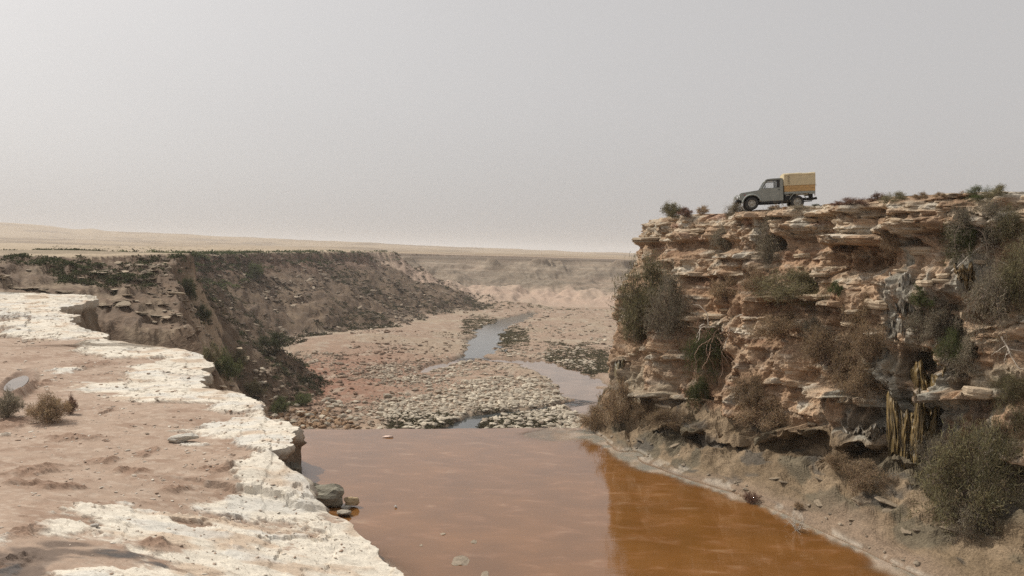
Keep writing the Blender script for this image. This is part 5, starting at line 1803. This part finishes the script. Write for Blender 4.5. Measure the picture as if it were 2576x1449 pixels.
P_seat = plain_material('black_vinyl', (0.03, 0.03, 0.032), rough=0.6)
g, gnt, gb = new_mat('cab_glass')
gb.inputs['Base Color'].default_value = (0.85, 0.9, 0.9, 1); gb.inputs['Roughness'].default_value = 0.02
gb.inputs['Alpha'].default_value = 0.16
P_glass = g


def bm_obj(name, bm, mat, parent, smooth=False, bevel=0.0):
    bmesh.ops.recalc_face_normals(bm, faces=bm.faces)
    if bevel:
        bmesh.ops.bevel(bm, geom=[e for e in bm.edges if e.calc_face_angle(0) > .5], offset=bevel, segments=2, affect='EDGES', clamp_overlap=True)
    me = bpy.data.meshes.new(name)
    bm.to_mesh(me); bm.free()
    for f in me.polygons: f.use_smooth = smooth
    return link(name, me, mat, parent=parent)


def add_prism(bm, outline, y0, y1):
    """outline in (x, z), pulled out along y"""
    a = [bm.verts.new((x, y0, z)) for x, z in outline]; b = [bm.verts.new((x, y1, z)) for x, z in outline]
    n = len(outline)
    bm.faces.new(a[::-1]); bm.faces.new(b)
    for i in range(n):
        j = (i + 1) % n
        bm.faces.new((a[i], a[j], b[j], b[i]))


def add_box(bm, x0, x1, y0, y1, z0, z1):
    add_prism(bm, [(x0, z0), (x1, z0), (x1, z1), (x0, z1)], y0, y1)


def prism(name, outline, y0, y1, mat, parent, bevel=0.0):
    bm = bmesh.new(); add_prism(bm, outline, y0, y1)
    return bm_obj(name, bm, mat, parent, bevel=bevel)


def boxes(name, lst, mat, parent, bevel=0.0):
    bm = bmesh.new()
    for b in lst: add_box(bm, *b)
    return bm_obj(name, bm, mat, parent, bevel=bevel)


def tubes(name, paths, mat, parent, sides=8):
    V, Q = join([tube(np.array(p, float), r_, sides) for p, r_ in paths])
    return link(name, raw_mesh(name, V, Q), mat, parent=parent)


def lathe_y(prof, n=40):
    """profile (radius, y) turned about the y axis"""
    th = np.linspace(0, 2 * math.pi, n, endpoint=False)
    P = np.array([[(r_ * math.cos(t), y, r_ * math.sin(t)) for t in th] for r_, y in prof])
    m = len(prof)
    i = np.arange(m - 1)[:, None] * n + np.arange(n)[None]; j = np.arange(m - 1)[:, None] * n + (np.arange(n)[None] + 1) % n
    return P.reshape(-1, 3), np.stack([i, j, j + n, i + n], -1).reshape(-1, 4)


def make_pickup(loc, rz, pitch=0.0):
    root = empty('pickup_truck', loc)
    root.rotation_euler = Matrix.Rotation(rz, 3, 'Z').to_euler()
    root.rotation_euler = (Matrix.Rotation(rz, 3, 'Z') @ Matrix.Rotation(pitch, 3, 'Y')).to_euler()
    root.scale = (.97, .97, .97)
    tag(root, 'small grey-green pickup with tan canvas canopy and wooden bed boards on cliff top', 'pickup truck')
    W = .70
    arch = [(2.375 + .46 * math.cos(t), .36 + .44 * math.sin(t)) for t in np.linspace(R_(5), R_(163), 14)]
    side = [(.72, .45), (1.90, .43)] + [(x, z) for x, z in arch[::-1]] + [(2.90, .50), (3.00, .56), (3.00, .87), (2.94, .93), (1.93, 1.06), (1.86, 1.16), (.72, 1.16)]
    bm = bmesh.new()
    add_prism(bm, side, W - .04, W); add_prism(bm, side, -W, -W + .04)
    add_box(bm, .72, 2.0, -W + .05, W - .05, .45, .50)                     # floor
    add_box(bm, .725, .765, -W + .05, W - .05, .50, 1.15)                  # lower rear wall
    add_box(bm, 1.88, 1.93, -W + .05, W - .05, .50, 1.03)                  # bulkhead
    body = bm_obj('body', bm, P_paint, root, bevel=.012)
    hood = prism('hood', [(2.97, .84), (2.985, .905), (2.93, .95), (1.90, 1.085), (1.88, 1.02), (2.85, .89)], -.60, .60, P_paint, root, .015)
    boxes('hood_vent', [(1.98, 2.16, -.36, -.12, 1.03, 1.062), (1.98, 2.16, .12, .36, 1.03, 1.062)], P_dark, hood)
    for s in (1, -1):
        pr = []
        for t in np.linspace(R_(4), R_(168), 18):
            pr.append((2.375 + .46 * math.cos(t), .36 + .44 * math.sin(t), 2.375 + .535 * math.cos(t), .36 + .515 * math.sin(t)))
        bm = bmesh.new()
        y0, y1 = (W - .12) * s, (W + .085) * s
        rows = [[bm.verts.new(v) for v in ((a, y0, b), (a, y1, b), (lerp(a, c, .7), y1 + .0, lerp(b, d, .7)), (c, y1 - .05 * s, d), (c, y0, d))] for a, b, c, d in pr]
        for A, Bv in zip(rows[:-1], rows[1:]):
            for k in range(5):
                bm.faces.new((A[k], A[(k + 1) % 5], Bv[(k + 1) % 5], Bv[k]))
        bm.faces.new(rows[0]); bm.faces.new(rows[-1][::-1])
        bm_obj('fender', bm, P_light, root, smooth=True)
        # door, slightly proud of the body, with the window frame
        yo = W * s; yi = (W + .008) * s
        door = prism('door', [(.95, .50), (1.80, .49), (1.86, .80), (1.84, 1.15), (.95, 1.15)], min(yo, yi), max(yo, yi), P_paint, root)
        boxes('door_handle', [(.90, 1.00, min(yi, yi + .02 * s), max(yi, yi + .02 * s), 1.03, 1.055)], P_dark, door)
        ya, yb = sorted(((W - .05) * s, (W - .005) * s)) if False else sorted(((W - .075) * s, (W - .035) * s))
        bm = bmesh.new()
        add_prism(bm, [(1.90, 1.13), (1.82, 1.13), (1.545, 1.60), (1.62, 1.60)], ya, yb)   # front pillar
        add_prism(bm, [(.72, 1.155), (.905, 1.155), (.885, 1.60), (.745, 1.62)], ya, yb)   # rear quarter
        bm_obj('pillar', bm, P_paint, root, bevel=.008)
        yc, yd = sorted(((W - .060) * s, (W - .030) * s))
        bm = bmesh.new()
        add_prism(bm, [(1.815, 1.16), (1.785, 1.16), (1.535, 1.565), (1.56, 1.585)], yc, yd)
        add_prism(bm, [(1.56, 1.585), (1.535, 1.55), (.90, 1.57), (.895, 1.60)], yc, yd)
        add_prism(bm, [(.905, 1.16), (1.06, 1.16), (1.06, 1.565), (.90, 1.575)], yc, yd)
        bm_obj('window_frame', bm, P_dark, door)
        prism('window', [(1.06, 1.16), (1.79, 1.16), (1.54, 1.555), (1.06, 1.568)], (W - .048) * s, (W - .044) * s, P_glass, root)
        m_ = boxes('mirror', [(1.66, 1.70, min((W + .06) * s, (W + .20) * s), max((W + .06) * s, (W + .20) * s), 1.17, 1.30)], P_dark, root, .012)
        tubes('mirror_arm', [([(1.72, W * s, 1.12), (1.69, (W + .05) * s, 1.15), (1.68, (W + .10) * s, 1.22)], .010)], P_dark, m_)
        boxes('side_marker', [(2.70, 2.78, min(yo, yi), max(yo, yi + .012 * s) if s > 0 else max(yo, yi), .80, .84)], P_red, root)
        tubes('mudguard_frame', [([(.40, .70 * s, .50), (.34, .72 * s, .62), (.20, .73 * s, .78), (-.24, .73 * s, .78), (-.36, .72 * s, .66), (-.47, .70 * s, .47)], .022)], P_paint, root)
        hl = lathe_y([(.0, .035), (.06, .03), (.088, .012), (.092, 0), (.0, 0)], 24)
        Vh = hl[0][:, [1, 0, 2]]
        o = link('headlight', raw_mesh('headlight', Vh, hl[1]), P_chrome, parent=root, loc=(3.0, .47 * s, .72))
        boxes('tail_light', [(-.945, -.925, .50 * s - .07, .50 * s + .07, .66, .74)], P_red, root)
        seat = boxes('seat', [(1.0, 1.45, .34 * s - .22, .34 * s + .22, .72, .84), (.88, 1.0, .34 * s - .21, .34 * s + .21, .80, 1.28)], P_seat, root, .04)
        boxes('side_sill', [(.72, 1.92, min((W - .10) * s, (W - .02) * s), max((W - .10) * s, (W - .02) * s), .33, .43)], P_dark, root)
    prism('roof', [(1.66, 1.585), (1.58, 1.645), (1.35, 1.668), (.85, 1.678), (.735, 1.655), (.715, 1.60), (.80, 1.59), (1.55, 1.575)], -W + .02, W - .02, P_paint, root, .02)
    # windscreen with frame and wipers
    bm = bmesh.new()
    for y0, y1 in ((-.63, -.58), (.58, .63), (-.02, .02)):
        if y0 > -.1 and y1 < .1: continue
        add_prism(bm, [(1.93, 1.08), (1.90, 1.06), (1.60, 1.57), (1.64, 1.59)], y0, y1)
    add_prism(bm, [(1.95, 1.05), (1.90, 1.05), (1.885, 1.11), (1.925, 1.11)], -.58, .58)
    add_prism(bm, [(1.66, 1.545), (1.625, 1.535), (1.60, 1.59), (1.645, 1.60)], -.58, .58)
    wf = bm_obj('windscreen_frame', bm, P_paint, root, bevel=.006)
    prism('windscreen', [(1.917, 1.10), (1.912, 1.10), (1.632, 1.55), (1.637, 1.55)], -.585, .585, P_glass, wf)
    tubes('wiper', [([(1.95, .10, 1.09), (1.90, .38, 1.15), (1.875, .50, 1.19)], .008), ([(1.95, -.40, 1.09), (1.90, -.1, 1.15), (1.875, .02, 1.19)], .008)], P_dark, wf)
    bm = bmesh.new()                                                       # cab rear window frame
    add_box(bm, .725, .76, -W + .05, -W + .16, 1.15, 1.60); add_box(bm, .725, .76, W - .16, W - .05, 1.15, 1.60); add_box(bm, .725, .76, -W + .16, W - .16, 1.52, 1.60); add_box(bm, .725, .76, -W + .16, W - .16, 1.15, 1.22)
    bm_obj('rear_window_frame', bm, P_paint, root)
    sw = tubes('steering_wheel', [([(1.62 + .06 * math.sin(t), .36 + .18 * math.cos(t), 1.08 + .17 * math.sin(t)) for t in np.linspace(0, 2 * math.pi, 24)], .014), ([(1.62, .36, 1.08), (1.86, .36, .95)], .02)], P_seat, root)
    gr = boxes('grille', [(2.985, 3.012, -.60, .60, .60, .86)], P_light, root, .008)
    boxes('grille_bar', [(3.010, 3.022, -.32, .32, .64 + .035 * i, .655 + .035 * i) for i in range(5)], P_dark, gr)
    bp_ = boxes('front_bumper', [(3.05, 3.17, -.68, .68, .46, .60), (2.95, 3.06, -.36, -.30, .46, .54), (2.95, 3.06, .30, .36, .46, .54)], P_dark, root, .02)
    tubes('bull_bar', [([(3.13, .46 * s, .56), (3.24, .46 * s, .66), (3.22, .44 * s, .80), (3.13, .42 * s, .86)], .024) for s in (-1, 1)] + [([(3.22, -.46, .72), (3.22, .46, .72)], .02)], P_light, bp_)
    boxes('fog_light', [(3.17, 3.21, -.42, -.28, .54, .64), (3.17, 3.21, .28, .42, .54, .64)], P_chrome, bp_, .015)
    # chassis
    boxes('chassis_frame', [(-.95, 3.06, -.42, -.34, .47, .57), (-.95, 3.06, .34, .42, .47, .57), (-.92, -.84, -.34, .34, .48, .56), (.5, .6, -.34, .34, .48, .56), (1.6, 1.7, -.34, .34, .46, .55), (-.5, -.4, -.34, .34, .48, .56),
                            (-.85, -.75, -.40, .40, .56, .80), (.55, .65, -.40, .40, .57, .80), (0.05, .15, -.40, .40, .57, .80)], P_dark, root)
    boxes('fuel_tank', [(.12, .66, -.62, .62, .40, .70)], P_dark, root, .03)
    boxes('gearbox', [(1.1, 1.9, -.2, .2, .30, .5), (1.9, 2.7, -.28, .28, .42, .8)], P_dark, root, .04)
    tubes('exhaust', [([(1.7, -.25, .36), (.5, -.28, .36), (-.3, -.5, .42), (-.95, -.5, .44)], .028)], P_dark, root)
    for x in (0, 2.375):
        ax = tubes('axle', [([(x, -.62, .335), (x, .62, .335)], .045), ([(x, -.12, .335), (x, -.04, .335), (x, .04, .335), (x, .12, .335)], [.05, .12, .12, .05])], P_dark, root)
        tubes('leaf_spring', [([(x - .5, .45 * s, .50), (x, .45 * s, .39), (x + .5, .45 * s, .50)], .03) for s in (-1, 1)], P_dark, ax)
    # wheels
    tyre_p = [(.205, -.085), (.235, -.098), (.29, -.10), (.318, -.085), (.335, -.06), (.338, 0), (.335, .06), (.318, .085), (.29, .10), (.235, .098), (.205, .085), (.205, -.085)]
    tV, tQ = lathe_y(tyre_p, 48)
    tread = []
    rim_p = [(.208, -.09), (.205, .075), (.19, .085), (.178, .05), (.165, .035), (.11, .045), (.075, .075), (.05, .08), (.045, .10), (.0, .10)]
    rV, rQ = lathe_y(rim_p, 40)
    hub = lathe_y([(.0, -.05), (.17, -.05), (.17, .0), (.0, .0)], 24)
    for x in (0, 2.375):
        for s in (1, -1):
            w = link('wheel', raw_mesh('wheel', hub[0] * np.array([1, s, 1]), hub[1]), P_dark, parent=root, loc=(x, .645 * s, .338))
            link('tyre', raw_mesh('tyre', tV, tQ), P_rubber, parent=w)
            link('rim', raw_mesh('rim', rV * np.array([1, s, 1]), rQ), P_rim, parent=w)
            tb = bmesh.new()
            for k in range(44):
                t = k / 44 * 2 * math.pi
                for yy, ph in ((-.05, 0), (.05, .5)):
                    tt = t + ph / 44 * 2 * math.pi
                    c_, s_ = math.cos(tt), math.sin(tt)
                    vs_ = []
                    for dr_ in (.333, .347):
                        for dt, dy in ((-.016, -.038), (.016, -.038), (.016, .038), (-.016, .038)):
                            vs_.append(tb.verts.new((dr_ * c_ - dt * s_, yy + dy, dr_ * s_ + dt * c_)))
                    for f in ((0, 1, 5, 4), (1, 2, 6, 5), (2, 3, 7, 6), (3, 0, 4, 7), (4, 5, 6, 7)):
                        tb.faces.new([vs_[q] for q in f])
            bm_obj('tread', tb, P_rubber, w)
            hb = bmesh.new()
            for k in range(6):
                t = k / 6 * 2 * math.pi
                add_box(hb, .125 * math.cos(t) - .018, .125 * math.cos(t) + .018, (.040 if s > 0 else -.050), (.050 if s > 0 else -.040), .125 * math.sin(t) - .018, .125 * math.sin(t) + .018)
            bm_obj('vent_slot', hb, P_dark, w)
    # bed, boards and canopy
    bed_ = boxes('bed_floor', [(-.92, .665, -.755, .755, .80, .905), (-.92, -.60, -.755, -.70, .74, .80), (-.92, -.60, .70, .755, .74, .80), (.45, .665, .70, .755, .76, .80), (.45, .665, -.755, -.70, .76, .80)], P_paint, root, .006)
    for s in (1, -1):
        for i, (z0, z1) in enumerate(((.908, 1.078), (1.084, 1.262))):
            a, b = sorted((.735 * s, .758 * s))
            boxes('side_board', [(-.915, .655, a, b, z0, z1)], P_wood, root, .004)
    boxes('tail_board', [(-.925, -.902, -.73, .73, .91, 1.262)], P_wood, root, .004)
    boxes('head_board', [(.657, .68, -.73, .73, .91, 1.262)], P_wood, root, .004)
    # canvas: a slack box with rounded top edges
    prof = [(-.775, 1.245), (-.772, 1.45), (-.768, 1.66), (-.765, 1.80), (-.775, 1.815), (-.755, 1.87), (-.70, 1.915), (-.5, 1.935), (0, 1.95), (.5, 1.935), (.70, 1.915), (.755, 1.87), (.775, 1.815), (.765, 1.80), (.768, 1.66), (.772, 1.45), (.775, 1.245)]
    prof = np.array(prof)
    tpar = np.linspace(0, len(prof) - 1, 90)
    py2 = np.interp(tpar, np.arange(len(prof)), prof[:, 0]); pz2 = np.interp(tpar, np.arange(len(prof)), prof[:, 1])
    xs = np.concatenate([[.70, .695], np.linspace(.66, -.90, 70), [-.925, -.935]])
    ins_ = np.concatenate([[.90, .96], np.ones(70), [.985, .95]])
    gy = py2[None, :] * ins_[:, None]; gz_ = np.where(pz2 > 1.8, 1, 0)[None, :] * 0 + 1.245 + (pz2 - 1.245)[None, :] * np.where(ins_ < 1, .955 + .045 * (ins_ - .9) / .1, 1)[:, None]
    gxx = np.repeat(xs[:, None], 90, 1)
    wr = .008 * fbm2(gxx * 3, tpar[None, :] * .25 + gxx, 3, 950)
    sag = -.016 * np.abs(np.sin((gxx + .92) / 1.58 * math.pi * 2)) * (np.abs(gy) < .72) * (gz_ > 1.85)
    P = np.stack([gxx, gy + wr * np.sign(gy), gz_ + sag + wr], -1)
    can = link('canopy', raw_mesh('canopy', P, grid_quads(*gxx.shape)), P_canvas, parent=root)
    for xx, nm in ((.69, 'canopy_front'), (-.93, 'canopy_rear')):
        boxes(nm, [(xx - .006, xx + .006, -.70, .70, 1.25, 1.90)], P_canvas, can)
    tubes('canopy_seam', [([(x_, .782, 1.815 + .004 * math.sin(x_ * 9)) for x_ in np.linspace(.66, -.90, 20)], .007), ([(x_, .782, 1.25) for x_ in np.linspace(.66, -.92, 10)], .010)], P_canvas, can)
    zz = [1.76, 1.72, 1.66, 1.61, 1.55, 1.50, 1.44, 1.38, 1.34]
    tubes('lacing', [([(.50 if i % 2 else .40, .792, z) for i, z in enumerate(zz)], .011)], P_rope, can, 5)
    tubes('tie_rope', [([(-.92, .79, 1.26), (-.95, .78, 1.24), (-.955, .77, 1.16)], .012)], P_rope, can, 5)
    rb = boxes('rear_bumper', [(-1.02, -.94, -.60, .60, .48, .58)], P_dark, root, .01)
    tubes('tow_hitch', [([(-.95, 0, .50), (-1.1, 0, .50), (-1.13, 0, .55)], .03)], P_dark, rb)
    return root


# stand it where its wheels meet the cliff top
def on_top(px, py, fallback=40.5):
    h = top_bvh.ray_cast(Vector((0, 0, EYE)), ray(px, py))
    return h[0]


hd0 = ray(1945, 520); hd = Vector((hd0.x, hd0.y, 0)).normalized()
left = Vector((-hd.y, hd.x, 0))
head = (left * math.cos(R_(7)) - hd * math.sin(R_(7))).normalized()
rz = math.atan2(head.y, head.x)
side_v = Vector((-head.y, head.x, 0))                                   # vehicle's left, towards the camera
Yj = 41.2
front = at_depth(1888, 525, Yj)                                         # front wheel of the near side
rear = front - head * 2.375
org = rear - side_v * .645                                              # rear axle middle on the ground


def top_z(x, y):
    h = top_bvh.ray_cast(Vector((x, y, 60)), Vector((0, 0, -1)))
    return h[0].z if h[0] is not None else None


zs = [top_z(*(org + head * a + side_v * b).xy) for a in (0, 2.375) for b in (-.645, .645)]
print('JEEP wheel ground', zs, 'org', org)
zk = [z for z in zs if z is not None]
zr_ = max([z for z in zs[:2] if z is not None] or zk); zf_ = max([z for z in zs[2:] if z is not None] or zk)
pitch = -math.atan2(zf_ - zr_, 2.375)
make_pickup((org.x, org.y, zr_ - .01), rz, pitch)

# ------------------------------------------------------------------ dusty air over the whole valley
bm = bmesh.new()
bmesh.ops.create_cube(bm, size=1.0)
for v in bm.verts:
    v.co = Vector((v.co.x * 14000, 4900 + v.co.y * 10400 - .0, 42 + v.co.z * 190))
zmin = -75.0
for v in bm.verts:
    v.co.z = zmin if v.co.z < 42 else 112.0
me = bpy.data.meshes.new('haze'); bm.to_mesh(me); bm.free()
hm = bpy.data.materials.new('dusty_air'); hm.use_nodes = True
hn = hm.node_tree.nodes; hn.clear()
pv_ = hn.new('ShaderNodeVolumePrincipled'); ho = hn.new('ShaderNodeOutputMaterial')
pv_.inputs['Color'].default_value = (0.88, 0.862, 0.85, 1)
pv_.inputs['Density'].default_value = 0.00017
pv_.inputs['Anisotropy'].default_value = 0.25
hm.node_tree.links.new(pv_.outputs[0], ho.inputs['Volume'])
hz = link('haze', me, hm)
tag(hz, 'pale dusty haze filling the valley air', 'haze', kind='stuff')
